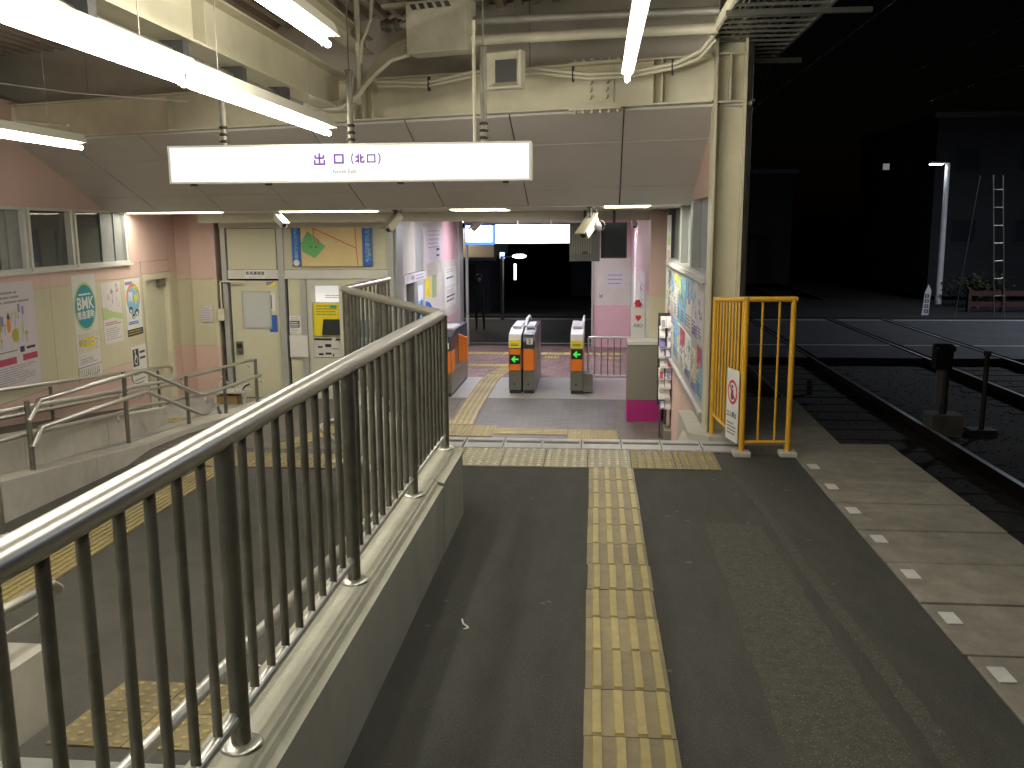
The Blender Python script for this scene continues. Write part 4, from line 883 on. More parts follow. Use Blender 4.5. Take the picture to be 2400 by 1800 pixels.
# notice wall on the right, between stairs and tracks
rn = thing('notice_wall', 'wall on the right of the steps with high windows over a notice board', 'wall', (.95, 9.3, HZ))
Fn = Frame((.88, 0, 0), (0, -1, 0))
for (a, b) in ((-11.3, -9.45), (-9.445, -7.28)):
    MB().fbox(Fn, a, HZ-.1, b, .08, -.14, 0).build('panel', rn, M['pink'])
    MB().fbox(Fn, a, .082, b, 1.2, -.14, -.004).build('panel', rn, M['cream'])
for (a, b) in ((-11.28, -9.7), (-9.65, -8.6), (-8.55, -7.3)):
    w = MB().m(M['alu']).fbox(Fn, a, 1.2, b, 1.24, -.12, .03).fbox(Fn, a, 1.24, a+.05, 1.85, -.12, .02).fbox(Fn, b-.05, 1.24, b, 1.85, -.12, .02).build('window', rn)
    MB().fbox(Fn, a+.05, 1.24, b-.05, 1.85, -.06, -.05).build('pane', w, mat('grey_pane', (.34, .38, .38), .12))
MB().fpoly(Fn, [(-9.05, 1.852), (-7.28, 1.852), (-7.28, 2.47)], -.13, -.002).build('gable_panel', rn, M['pink'])
MB().fbox(Fn, -11.30, HZ, -11.22, 1.85, -.1, .03).build('edge_trim', rn, M['dark'])
nb = thing('notice_board', 'long glazed notice board crowded with posters beside the steps', 'notice board', (.87, 9.2, .1))
MB().m(M['alu']).fbox(Fn, -11.15, .085, -7.35, 1.20, 0, .02).build('board', nb)
MB().fbox(Fn, -11.15, 1.17, -7.35, 1.21, .02, .06).build('frame', nb, M['alu_light']); MB().fbox(Fn, -11.15, .085, -7.35, .12, .02, .05).build('frame', nb, M['alu'])
random.seed(11)
a = -11.1; kk = 0
while a < -7.6:
    w_ = random.uniform(.38, .62); w_ = min(w_, -7.4-a)
    for (z0, z1) in ((.17+random.uniform(0, .05), .60+random.uniform(-.05, .03)), (.66, 1.13+random.uniform(-.06, .02))):
        F = Frame(Fn.p(a+.03, z0, .02), Fn.r); h_ = z1-z0; ww = w_-.05
        m = MB().m(M[random.choice(['paper', 'white', 'paper_lilac', 'paper', 'skyblue', 'cream'])]).fbox(F, 0, 0, ww, h_, 0, .005)
        sty = random.choice([0, 1, 2, 3])
        c1, c2 = random.sample(['blue', 'violet', 'crimson', 'skyblue', 'lime', 'yellow', 'violet', 'teal'], 2)
        if sty == 0: m.m(M[c1]).fbox(F, 0, h_*.78, ww, h_, .005, .006)
        elif sty == 1: m.m(M[c1]).fpoly(F, [(0, h_*.5), (ww, h_*.65), (ww, h_), (0, h_)], .005, .006)
        elif sty == 2: m.m(M[c1]).fpoly(F, [(0, 0), (ww, 0), (ww, h_*.25), (0, h_*.12)], .005, .006)
        for q in range(14):
            aa = random.uniform(.05, .75)*ww; bb = random.uniform(.32, .82)*h_
            cc = random.choice([c1, c2, 'white', 'grey_ink', 'paper_lilac', 'violet', 'skyblue'])
            aw, ah = random.uniform(.04, .22)*ww, random.uniform(.03, .16)*h_
            if q % 3: m.m(M[cc]).fpoly(F, [(aa, bb), (aa+aw, bb+ah*.2), (aa+aw*.8, bb+ah), (aa+aw*.1, bb+ah*.8)], .006, .0065+.0003*q)
            else: m.m(M[cc]).ell(F, aa+aw*.4, bb+ah*.4, aw*.4, ah*.5, .006, .0065+.0003*q, 9)
        m.m(M['ink']).lines(F, ww*.1, h_*.04, ww*.9, h_*.3, 4, h_*.02, .0105)
        m.build('poster_sheet', nb)
    a += w_; kk += 1

# steel column and its foot
cl = thing('steel_column', 'cream painted H-section steel column at the platform end', 'column', (.965, 7.15, 0))
MB().box(.850, .868, 7.04, 7.26, -.02, 3.3).build('flange', cl, M['cream_steel']); MB().box(1.062, 1.080, 7.04, 7.26, -.02, 3.3).build('flange', cl, M['cream_steel'])
MB().box(.868, 1.062, 7.145, 7.158, -.02, 3.3).build('web', cl, M['cream_steel'])
MB().box(.868, 1.062, 7.05, 7.145, 2.51, 2.524).build('stiffener', cl, M['cream_steel']); MB().box(.868, 1.062, 7.05, 7.145, 2.85, 2.864).build('stiffener', cl, M['cream_steel']); MB().box(.955, .967, 7.06, 7.145, 2.524, 2.85).build('stiffener', cl, M['cream_steel'])
MB().prism([(.62, 6.9), (1.15, 6.9), (1.15, 7.4), (.72, 7.4)], -.9, -.025).build('foundation', cl, M['concrete'])
solo('downpipe', MB().cyl((1.12, 7.22, -.6), (1.12, 7.22, 3.2), .03, 10), 'dark vertical pipe on the track side of the steel column', 'pipe', M['pipe_grey'])
solo('step_cheek_wall', MB().prism([(.86, 6.88), (1.10, 6.88), (1.10, 7.02), (.86, 7.9), (.72, 7.9), (.72, 7.02)], -.9, .03), 'short concrete cheek wall between the steps and the steel column', 'wall', M['concrete'])

# yellow fence
yf = thing('yellow_fence', 'yellow painted steel safety fence turning the platform corner', 'fence', (1.2, 6.5, 0))
yA = (1.035, 6.42); yB = (1.36, 6.44); yC = (.897, 6.99)
ZF = 1.113
def vt(p, z): return (p[0], p[1], z)
for p, z0 in ((yA, .03), (yB, .03), (yC, .0)):
    MB().cyl(vt(p, z0), vt(p, (ZF if p is not yC else 1.07)+.015), .020, 12).build('post', yf, M['gold'])
MB().cyl((yA[0]-.02, yA[1], ZF), (yB[0]+.02, yB[1], ZF), .019, 12).build('top_rail', yf, M['gold']); MB().cyl(vt(yA, ZF), vt(yC, 1.07), .019, 12).build('top_rail', yf, M['gold'])
MB().cyl(vt(yA, .10), vt(yB, .10), .014, 10).build('bottom_rail', yf, M['gold']); MB().cyl(vt(yA, .10), vt(yC, .19), .014, 10).build('bottom_rail', yf, M['gold'])
y0 = None
for t_ in (.345, .70):
    x = yA[0]+(yB[0]-yA[0])*t_; MB().cyl((x, 6.43, .10), (x, 6.43, ZF), .0085, 8).build('baluster', yf, M['gold'])
for i in range(1, 10):
    t_ = i/10; x = yA[0]+(yC[0]-yA[0])*t_; y_ = yA[1]+(yC[1]-yA[1])*t_; MB().cyl((x, y_, .10+.09*t_), (x, y_, ZF-.043*t_), .0085, 8).build('baluster', yf, M['gold'])
for p in (yA, yB):
    bevel(MB().box(p[0]-.06, p[0]+.06, p[1]-.06, p[1]+.06, 0, .035).build('foot', yf, M['concrete']), .006)
dv = (Vector((yA[0], yA[1]))-Vector((yC[0], yC[1]))).normalized()
Fy = Frame((yA[0]-dv.x*.235-.024, yA[1]-dv.y*.235-.006, .085), (dv.x, dv.y, 0))
m = MB().m(M['white']).fbox(Fy, .0, .0, .22, .52, 0, .004)
m.m(M['red']).ell(Fy, .11, .355, .088, .088, .004, .0055, 28); m.m(M['white']).ell(Fy, .11, .355, .068, .068, .0055, .0065, 24)
m.m(M['ink']).ell(Fy, .11, .395, .014, .014, .0065, .0075, 10).fpoly(Fy, [(.095, .375), (.125, .375), (.135, .33), (.125, .30), (.095, .30), (.085, .33)], .0065, .0075)
m.m(M['red']); seg(m, Fy, (.06, .405), (.16, .305), .018, .0076, .0086); m.m(M['ink']).text(Fy, .11, .19, .046, '立入禁止', .006, off=.001); m.m(M['grey_ink']).lines(Fy, .03, .04, .19, .14, 4, .012, .006)
solo('no_entry_sign', m, 'white prohibition sign with a red ring tied to the yellow fence', 'sign')
solo('litter_scrap', MB().tube([(-.545, 3.53, .004), (-.535, 3.49, .004), (-.515, 3.465, .004), (-.508, 3.45, .004), (-.525, 3.435, .004)], .004, 5), 'small curl of white litter lying on the dark asphalt', 'litter', M['white'])

random.seed(21); m = MB()
for i in range(90):
    x = random.uniform(-.72, 1.36); y_ = random.uniform(1.9, 5.9); a = random.random()*6; q = random.uniform(.0015, .0035)
    m.hexa([(x+q*math.cos(a+k*1.57), y_+q*1.6*math.sin(a+k*1.57), z) for z in (.0, .003) for k in range(4)])
for i in range(26):
    x = random.uniform(-.7, 1.3); y_ = random.uniform(2.2, 5.8); q = random.uniform(.008, .016)
    m.lathe((x, y_, 0), [(q, 0), (q*.9, .0012)], 9)
setprops(m.build('grit', None, mat('pale_grit', (.085, .082, .075), .8)), 'pale specks and flattened gum spots on the platform asphalt', None, None, 'stuff')
# ================================================================ ROOF, BEAMS, SLOPED PANELS
rf = MB(); n_ = 0
x = -9.0
prof = []
while x < 1.5:
    prof += [(x, 3.42), (x+.06, 3.42), (x+.075, 3.37), (x+.135, 3.37), (x+.15, 3.42)]; x += .15
vs = [(p[0], -9, p[1]) for p in prof]+[(p[0], 12, p[1]) for p in prof]; k = len(prof)
rf.add(vs, [(i, i+1, k+i+1, k+i) for i in range(k-1)])
rf.box(-9, 1.5, -9, 12, 3.45, 3.5)
struct('roof', rf, M['deck'])
pu = thing('roof_purlins', 'dusty cross purlins carrying the corrugated roof', 'roof frame', (-3, 3, 3.2))
for y_ in (-2.6, -.8, 1.0, 2.8, 4.6, 6.4):
    MB().box(-8.5, 1.4, y_-.03, y_+.03, 3.20, 3.368).box(-8.5, 1.4, y_-.05, y_+.05, 3.19, 3.2).build('purlin', pu, M['purlin'])
cbm = thing('cross_beam', 'cream steel I-beam spanning across above the exit sign', 'beam', tuple(bp(3, 0, 2.5)))
T = BT
MB(T).box(-.0, 9.3, -.004, .004, 2.532, 2.845).build('web', cbm, M['cream_steel'])
MB(T).box(-.0, 9.3, -.09, .09, 2.52, 2.532).build('flange', cbm, M['cream_steel']); MB(T).box(-.0, 9.3, -.09, .09, 2.845, 2.857).build('flange', cbm, M['cream_steel'])
for s_ in (.37, .44, 2.84, 2.93, 3.02, 5.0, 7.0): MB(T).box(s_-.005, s_+.005, .004, .085, 2.532, 2.845).build('stiffener', cbm, M['cream_steel'])
MB(T).box(.76, 1.02, .004, .014, 2.57, 2.82).build('splice_plate', cbm, M['cream_steel']); MB(T).box(.68, 1.10, -.09, .09, 2.508, 2.52).build('splice_plate', cbm, M['cream_steel']); MB(T).box(.68, 1.10, -.09, .09, 2.857, 2.868).build('splice_plate', cbm, M['cream_steel'])
for i in range(2):
    for j in range(4):
        MB(T).cyl((.82+.13*i, .014, 2.61+.055*j), (.82+.13*i, .036, 2.61+.055*j), .020, 6).build('bolt', cbm, M['cream_steel'])
for i in range(6):
    for (za, zb) in ((2.508, 2.482), (2.868, 2.89)): MB(T).cyl((.71+.07*i, .055, za), (.71+.07*i, .055, zb), .015, 6).build('bolt', cbm, M['cream_steel'])
lb = thing('long_beam', 'cream steel I-beam running along the platform into the cross beam', 'beam', (-2.2, 3, 2.6))
def ibeam(par, x, y0, y1, z0, z1, fw=.16, mn='cream_steel'):
    MB().box(x-.005, x+.005, y0, y1, z0+.013, z1-.013).build('web', par, M[mn]); MB().box(x-fw/2, x+fw/2, y0, y1, z0, z0+.013).build('flange', par, M[mn]); MB().box(x-fw/2, x+fw/2, y0, y1, z1-.013, z1).build('flange', par, M[mn])
ibeam(lb, -2.2, -4, 7.86, 2.58, 2.88, .18)
MB().box(-2.195, -2.125, 5.0, 5.01, 2.593, 2.867).build('stiffener', lb, M['cream_steel']); MB().box(-2.195, -2.125, 2.0, 2.01, 2.593, 2.867).build('stiffener', lb, M['cream_steel'])
lb2 = thing('side_beam', 'second cream steel I-beam over the asphalt ramp near the left edge', 'beam', (-5.6, 3, 2.6))
ibeam(lb2, -6.0, -4, 8.9, 2.62, 2.88, .16)
lb3 = thing('upper_beam', 'shallow steel beam under the roof right of the long beam', 'beam', (-1.55, 3, 2.9))
ibeam(lb3, -1.97, -4, 7.9, 3.06, 3.189, .14)
# fascia above the cross beam
fa = thing('upper_cladding', 'grey cladding panels above the cross beam', 'cladding', tuple(bp(3, -.12, 2.8)))
for i in range(6): MB(T).box(-.05+1.55*i, -.05+1.55*(i+1)-.008, -.20, -.12, 2.86, 3.40).build('panel', fa, M['fascia'])
# sloping ceiling panels
slp = thing('sloped_ceiling', 'pale sloping ceiling panels behind the exit sign', 'ceiling', tuple(bp(4, -.9, 2.1)))
def sl(s_, n_): return bp(s_-.27*n_, n_, 2.50+.378*n_)
def slab_panel(s0, s1, n0, n1):
    g_ = .006
    a, b, c_, d_ = sl(s0+g_, n0-g_), sl(s1-g_, n0-g_), sl(s1-g_, n1+g_), sl(s0+g_, n1+g_)
    up_ = Vector((0, 0, .02)); jit = Vector((0, 0, random.uniform(-.0015, .0015)))
    m = MB(); m.hexa([a+jit, b+jit, c_+jit, d_+jit, a+up_, b+up_, c_+up_, d_+up_]); return m.build('panel', slp, M['panel_white'])
rows = [(.0, -.50), (-.50, -1.36), (-1.36, -1.79)]
scol = [-.29, .68, 1.63, 2.58, 3.53, 4.48, 5.43, 6.38, 7.33, 8.28]
for s0, s1 in zip(scol, scol[1:]):
    for (n0, n1) in rows: slab_panel(s0, s1, n0, n1)
a, b, c_, d_ = sl(-.3, 0), sl(8.3, 0), sl(8.3, -1.79), sl(-.3, -1.79)
up_ = Vector((0, 0, .021)); up2_ = Vector((0, 0, .03)); MB().hexa([a+up_, b+up_, c_+up_, d_+up_, a+up2_, b+up2_, c_+up2_, d_+up2_]).build('backing', slp, M['dark'])
e0, e1 = sl(-.3, -1.79), sl(8.3, -1.79)
MB().hexa([e0+Vector((0, 0, -.004)), e1+Vector((0, 0, -.004)), e1+Vector((0, .06, -.004)), e0+Vector((0, .06, -.004)), e0+Vector((0, 0, .02)), e1+Vector((0, 0, .02)), e1+Vector((0, .06, .02)), e0+Vector((0, .06, .02))]).build('edge_trim', slp, M['alu_light'])
struct('hall_ceiling', MB().prism([(e0.x+.25, e0.y+.06), (e1.x, e1.y+.06), (-6.9, 19.2), (1.2, 19.2)], 1.828, 1.90), M['ceiling'])
solo('ceiling_bulkhead', MB().box(-5.5, .9, 12.3, 12.42, 1.70, 1.827), 'shallow painted bulkhead across the hall ceiling', 'bulkhead', M['ceiling'])
# hall ceiling lights
def hall_light(x0, x1, y0, y1, label, e):
    t = thing('ceiling_light', label, 'ceiling light', ((x0+x1)/2, (y0+y1)/2, 1.80), 'recessed lights in the hall ceiling')
    z = 1.826
    MB().box(x0, x1, y0, y0+.02, z-.004, z).box(x0, x1, y1-.02, y1, z-.004, z).box(x0, x0+.02, y0+.02, y1-.02, z-.004, z).box(x1-.02, x1, y0+.02, y1-.02, z-.004, z).build('frame', t, M['lamp_metal'])
    MB().box(x0+.02, x1-.02, y0+.02, y1-.02, z-.0025, z-.001).build('diffuser', t, e)
    for k in range(1, 3): MB().box(x0+.02, x1-.02, y0+(y1-y0)*k/3-.01, y0+(y1-y0)*k/3+.01, z-.012, z-.003).build('louvre', t, M['lamp_metal'])
hall_light(-6.0, -4.75, 11.2, 11.5, 'recessed ceiling light over the office door corner', E_hall)
hall_light(-3.95, -2.7, 11.1, 11.4, 'recessed ceiling light in front of the ticket machine', E_hall)
hall_light(-1.75, -1.05, 10.7, 11.4, 'square recessed ceiling light over the middle of the hall', E_hall)
hall_light(.05, .55, 9.3, 10.3, 'recessed ceiling light over the foot of the steps', E_hall)
hall_light(-2.2, -1.0, 14.4, 14.7, 'cool white ceiling light above the gates', E_hall2)
hall_light(-.9, .3, 16.4, 16.7, 'cool white ceiling light beyond the barrier', E_hall2)
hall_light(-2.4, -1.2, 17.2, 17.5, 'cool white ceiling light nearest the exit opening', E_hall2)

# ================================================================ FLUORESCENT FIXTURES
def fixture(x, y0, y1, z, label, group='fluorescent lamps along the platform roof', hang=3.2, hw=.075):
    t = thing('fluorescent_lamp', label, 'lamp', (x, (y0+y1)/2, z+.1), group)
    ym = (y0+y1)/2
    m = MB(); zz = z+.035
    vs = []
    for yy_ in (y0-.03, y1+.03): vs += [(x-hw, yy_, zz), (x+hw, yy_, zz), (x+hw*.6, yy_, zz+.07), (x-hw*.6, yy_, zz+.07)]
    m.add(vs, [(0, 1, 2, 3), (7, 6, 5, 4), (0, 4, 5, 1), (1, 5, 6, 2), (2, 6, 7, 3), (3, 7, 4, 0)]); m.build('housing', t, M['lamp_metal'])
    MB().tube([(x, y0-.05, z), (x, y0-.04, z), (x, y1+.04, z), (x, y1+.05, z)], .018, 12).build('tube', t, E_tube)
    for ya_, yb_ in ((y0-.065, y0-.05), (y1+.05, y1+.065)): MB().cyl((x, ya_, z), (x, yb_, z), .0165, 12).build('end_cap', t, M['lamp_metal'])
    for yy_ in (y0+.01, y1-.01): MB().box(x-.018, x+.018, yy_-.012, yy_+.012, z-.02, zz).build('socket', t, M['lamp_metal'])
    for yy_ in (y0+.4, y1-.4): MB().cyl((x, yy_, zz+.065), (x, yy_, hang), .003, 6).build('hanger', t, M['pipe_grey'])
    return t
fixture(-1.97, 4.36, 6.68, 2.3, 'long glowing tube lamp ending just above the exit sign')
fixture(-1.95, 1.96, 4.30, 2.3, 'near section of the glowing tube row in the upper left corner')
fixture(.19, 4.17, 6.45, 2.6, 'single glowing tube lamp hanging at the upper right of the roof', hw=.04)
fixture(.195, 1.78, 4.11, 2.6, 'next tube lamp in the right-hand row at the top edge', hw=.04)
fixture(-1.47, 2.68, 5.02, 2.6, 'glowing tube lamp at the top beside the long beam')
fixture(-4.36, 5.15, 7.50, 2.3, 'glowing tube lamp near the sloped panels at the far left')
fixture(.195, -1.2, 1.1, 2.6, 'tube lamp behind the viewer over the platform')
fixture(-1.95, -1.3, 1.0, 2.3, 'tube lamp behind the viewer over the ramp')
fixture(-4.36, 1.2, 3.5, 2.3, 'tube lamp over the side ramp outside the frame')

# exit sign
sg = thing('exit_sign', 'long backlit white exit sign hanging on steel poles with purple lettering', 'sign', (-1.65, 6.0, 1.9))
X0, X1, Z0, Z1 = -2.862, -.430, 1.913, 2.160
MB().box(X0, X1, 6.0, 6.16, Z0, Z0+.012).box(X0, X1, 6.0, 6.16, Z1-.012, Z1).box(X0, X0+.014, 6.0, 6.16, Z0+.012, Z1-.012).box(X1-.014, X1, 6.0, 6.16, Z0+.012, Z1-.012).build('frame', sg, M['alu_light'])
MB().box(X0+.014, X1-.014, 6.006, 6.15, Z0+.012, Z1-.012).build('face', sg, E_sign)
Fg = Frame((X0, 6.005, Z0), (1, 0, 0))
m = MB().m(M['purple'])
def strokes(m, F, cx, cy, sz, segs, w_=.0125):
    for (xa, ya, xb, yb) in segs: seg(m, F, (cx+xa*sz, cy+ya*sz), (cx+xb*sz, cy+yb*sz), w_, .0, .0025)
DE = [(0, .5, 0, -.45), (-.36, .36, -.36, .05), (.36, .36, .36, .05), (-.36, .08, .36, .08), (-.42, -.05, -.42, -.45), (.42, -.05, .42, -.45), (-.45, -.42, .45, -.42)]
KU = [(-.38, .38, -.38, -.42), (.38, .38, .38, -.42), (-.42, .36, .42, .36), (-.38, -.34, .38, -.34)]
KITA = [(-.14, .45, -.14, -.45), (-.44, .18, -.14, .18), (-.46, -.30, -.14, -.16), (.12, .45, .12, -.38), (.12, -.36, .45, -.36), (.45, -.36, .45, -.18), (.12, .02, .40, .20)]
strokes(m, Fg, 1.035, .150, .078, DE); strokes(m, Fg, 1.165, .150, .074, KU)
strokes(m, Fg, 1.252, .150, .070, [(.15, .5, 0, .2), (0, .2, 0, -.2), (0, -.2, .15, -.5)], .008)
strokes(m, Fg, 1.305, .150, .064, KITA, .0105); strokes(m, Fg, 1.382, .150, .064, KU, .009)
strokes(m, Fg, 1.430, .150, .070, [(0, .5, .15, .2), (.15, .2, .15, -.2), (.15, -.2, 0, -.5)], .008)
m.m(M['grey_ink']).text(Fg, 1.20, .068, .036, 'North Exit', .0025, off=.001); m.build('lettering', sg)
for x, zt in ((-2.50, 2.46), (-1.63, 2.62), (-.745, 2.75)):
    yb = 7.15-.28*(x-.85)-.02
    MB().cyl((x, 6.08, Z1), (x, 6.08, zt), .021, 10).lathe((x, 6.08, zt), [(.03, 0), (.03, .01), (.004, .02)], 10).build('pole', sg, M['pole_dark'])
    MB().cyl((x, 6.08, zt+.01), (x, 6.08, 3.4), .0045, 6).build('hanger_rod', sg, M['pole_dark'])
    m = MB()
    for j in range(3): m.lathe((x, 6.08, Z1+.02+.045*j), [(.019, 0), (.030, .006), (.030, .016), (.019, .022)], 10)
    m.build('clamp', sg, M['rail_side'])
for x in (-2.72, -2.2, -1.3, -.6): MB().box(x-.018, x+.018, 6.04, 6.08, Z0-.014, Z0).build('latch', sg, M['dark'])
solo('conduit_drop', MB().cyl((-.81, 6.12, Z1), (-.81, 6.12, 2.93), .011, 8), 'thin pale conduit dropping to the right end of the exit sign', 'conduit', M['cream_pipe'])

# speaker
sp = thing('speaker', 'square cream loudspeaker with a dark grille above the exit sign', 'speaker', tuple(bp(1.475, .5, 2.62)))
Fk = Frame(bp(1.575, .52, 2.625), -Uv)
w_, h_ = .275, .265
vs = []
for (i0, cc) in ((0, 0), (.0, .10), (.012, .115), (.055, .04)):
    vs += [Fk.p(i0, i0, cc), Fk.p(w_-i0, i0, cc), Fk.p(w_-i0, h_-i0, cc), Fk.p(i0, h_-i0, cc)]
fs = [(3, 2, 1, 0)]
for k in range(3):
    for i in range(4): fs.append((4*k+i, 4*k+(i+1) % 4, 4*k+4+(i+1) % 4, 4*k+4+i))
MB().add(vs, fs).build('housing', sp, M['cream_pipe'])
MB().fbox(Fk, .05, .05, w_-.05, h_-.05, .02, .045).build('grille', sp, M['dark'])
MB().fbox(Fk, .03, .04, w_-.03, h_-.0, -.06, 0).build('back_box', sp, M['dark'])
# junction box, pipes and cables
jb = thing('junction_box', 'large cream junction box with vent slots under the roof', 'junction box', tuple(bp(2, .5, 2.9)))
bevel(MB(T).box(1.74, 2.24, .40, .60, 2.925, 3.30).build('box', jb, M['cream_pipe']), .008)
m = MB(T)
for i in range(5): m.hexa([(1.86+.07*i, .601, 3.24), (1.90+.07*i, .601, 3.24), (1.90+.07*i, .606, 3.24), (1.86+.07*i, .606, 3.24), (1.88+.07*i, .601, 3.28), (1.92+.07*i, .601, 3.28), (1.92+.07*i, .606, 3.28), (1.88+.07*i, .606, 3.28)])
m.build('vent_slots', jb, M['dark'])
MB(T).box(1.3, 2.5, .44, .50, 3.30, 3.33).build('rail_bracket', jb, M['cream_pipe'])
solo('conduit_pipe', MB(T).tube([(2.38, .45, 3.18), (1.1, .45, 3.13), (-.10, .45, 3.075)], .030, 12), 'upper grey conduit pipe running right from the junction box', 'pipe', M['pipe_grey'])
solo('conduit_pipe', MB(T).tube([(1.76, .48, 3.01), (.8, .48, 2.985), (-.10, .48, 2.955)], .038, 12), 'thicker cream conduit pipe below the grey one', 'pipe', M['cream_pipe'])
solo('pipe_coupling', MB(T).cyl((2.36, .45, 3.18), (2.52, .45, 3.185), .042, 12).cyl((2.40, .45, 3.18), (2.42, .45, 3.18), .055, 12).cyl((2.47, .45, 3.18), (2.49, .45, 3.18), .055, 12), 'ribbed metal coupling at the left end of the grey conduit', 'coupling', M['gate_steel'])
cbn = thing('cable_bundle', 'thick bundle of cream cables curving from the junction box to the left', 'cable', tuple(bp(2.7, .45, 2.8)))
for i in range(6):
    o_ = .026*i
    MB(T).tube([(2.24, .46+.02*i, 3.06-o_), (2.40, .46+.02*i, 3.03-o_), (2.52, .46+.02*i, 2.96-o_*1.1), (2.62, .46+.02*i, 2.86-o_), (2.69, .46+.02*i, 2.76-o_*.8), (2.78, .46+.02*i, 2.68-o_*.6), (2.92, .46, 2.62-o_*.35), (3.3, .42, 2.635-o_*.3), (3.6, .3, 2.66)], .020, 8).build('cable', cbn, M['cream_pipe'])
MB(T).box(2.76, 2.80, .40, .56, 2.60, 2.80).build('clamp', cbn, M['cream_pipe'])
solo('vertical_conduit', MB(T).tube([(2.72, .5, 3.38), (2.72, .5, 2.72), (2.74, .5, 2.66)], .022, 10), 'upright cream conduit meeting the cable bundle', 'conduit', M['cream_pipe'])
solo('vertical_conduit', MB(T).tube([(2.58, .5, 3.38), (2.60, .5, 3.22), (2.68, .5, 3.06), (2.70, .5, 2.90)], .014, 8), 'bent cream conduit joining the upright one', 'conduit', M['cream_pipe'])
dc = thing('draped_cables', 'two sagging cream cables along the top of the cross beam', 'cable', tuple(bp(1.2, .3, 2.7)))
for i in range(2):
    o_ = .030*i
    MB(T).tube([(2.66, .30, 2.79-o_), (2.22, .30, 2.757-o_), (1.84, .30, 2.81-o_), (1.64, .30, 2.82-o_), (1.28, .30, 2.80-o_), (.88, .30, 2.735-o_), (.56, .30, 2.73-o_), (.23, .30, 2.77-o_), (.05, .31, 2.84-o_*1.5), (-.06, .34, 2.95-o_*1.5)], .013 if i else .016, 8).build('cable', dc, M['cream_pipe'])
for s_ in (2.2, 1.0, .6, .25): MB(T).box(s_-.004, s_+.004, .28, .32, 2.69, 2.80).build('cable_tie', dc, M['cable'])
# cable tray
ct = thing('cable_tray', 'ladder cable tray full of cables reaching out over the track side', 'cable tray', (1.1, 6.9, 2.95))
for x in (.80, 1.40): MB().box(x-.010, x+.010, 5.2, 7.95, 2.93, 3.0).build('side_rail', ct, M['cream_pipe'] if x < 1 else M['gate_steel'])
for i in range(17): MB().box(.81, 1.39, 5.30+.16*i, 5.325+.16*i, 2.935, 2.95).build('rung', ct, M['gate_steel'])
m = MB(); random.seed(5)
for i in range(16):
    x = .86+.033*i; z = 2.965+random.uniform(0, .03)
    m.tube([(x, 5.2, z), (x+random.uniform(-.02, .02), 6.0, z), (x+random.uniform(-.03, .03), 6.8, z+.01), (x+random.uniform(-.02, .02), 7.8, z), (x+.02, 8.0, z-.05)], random.uniform(.007, .012), 6)
setprops(m.build('tray_cables', ct, M['cable']), kind='stuff')
MB().box(.55, 1.60, 7.72, 7.76, 2.89, 2.93).build('support_bar', ct, M['gate_steel']); MB().box(.78, 1.66, 6.03, 6.06, 2.90, 2.93).build('support_bar', ct, M['gate_steel'])
hc = thing('hanging_cables', 'tangle of dark cables hanging beside the steel column', 'cable', (1.25, 7.9, 2.5))
for i in range(6):
    x = 1.12+.05*i
    MB().tube([(x, 7.8, 2.97), (x+.02, 7.98, 2.88), (x-.01*i, 8.0, 2.62), (1.20+.02*random.random(), 7.95, 2.38), (1.16+.03*random.random(), 7.9, 2.30-.04*i)], .008, 6).build('cable', hc, M['cable'])
# clamps and small conduits under the long beam
bc = thing('beam_conduit', 'thin metal conduit with black clamps along the long beam', 'conduit', (-2.25, 4, 2.5))
MB().cyl((-2.22, 1.5, 2.535), (-2.22, 6.9, 2.535), .016, 8).build('pipe', bc, M['stainless'])
for y_ in (3.1, 3.9, 4.8, 5.6, 6.4): MB().box(-2.29, -2.15, y_-.035, y_+.035, 2.50, 2.582).build('clamp', bc, M['dark'])
solo('hanging_wire', MB().tube([(-5.6, 7.6, 2.92), (-4.6, 7.9, 2.80), (-3.6, 8.0, 2.72)], .006, 5), 'thin pale wire stretched below the roof at the left', 'wire', M['white'])
solo('metal_bracket', MB().cyl((-5.2, 8.0, 2.58), (-4.55, 7.7, 2.50), .014, 6), 'short pale metal arm under the cross beam at the left', 'bracket', M['cream_pipe'])

# security cameras
def seccam(p, d_, label, s=1.0, drop=.12, mn='camera_body'):
    t = thing('security_camera', label, 'security camera', p, 'security cameras under the hall ceiling')
    p = Vector(p); d_ = Vector(d_).normalized(); u_ = Vector((0, 0, 1)); r_ = d_.cross(u_).normalized(); u_ = r_.cross(d_)
    MB().cyl(p+Vector((0, 0, 0)), p+Vector((0, 0, -drop)), .012*s, 8).lathe(p+Vector((0, 0, -.012)), [(.035*s, 0), (.035*s, .012)], 12).build('bracket', t, M['dark'])
    c_ = p+Vector((0, 0, -drop-.03*s))
    a, b = c_-d_*.10*s, c_+d_*.16*s; w_, h_ = .042*s, .045*s
    bevel(MB().hexa([a-r_*w_-u_*h_, a+r_*w_-u_*h_, b+r_*w_-u_*h_, b-r_*w_-u_*h_, a-r_*w_+u_*h_, a+r_*w_+u_*h_, b+r_*w_+u_*h_, b-r_*w_+u_*h_]).build('housing', t, M[mn]), .006)
    a2, b2 = a-d_*.01, b+d_*.05*s
    MB().hexa([a2-r_*w_*1.2+u_*h_*1.1, a2+r_*w_*1.2+u_*h_*1.1, b2+r_*w_*1.2+u_*h_*1.1, b2-r_*w_*1.2+u_*h_*1.1, a2-r_*w_*1.2+u_*h_*1.3, a2+r_*w_*1.2+u_*h_*1.3, b2+r_*w_*1.2+u_*h_*1.3, b2-r_*w_*1.2+u_*h_*1.3]).build('sunshade', t, M[mn])
    MB().cyl(b, b+d_*.012, .03*s, 10).build('lens', t, M['black'])
    MB().tube([c_-d_*.10*s, c_-d_*.15*s+Vector((0, 0, .02)), c_-d_*.12*s+Vector((0, 0, .09*s)), p], .006*s, 6).build('cable', t, M['cable'])
    return t
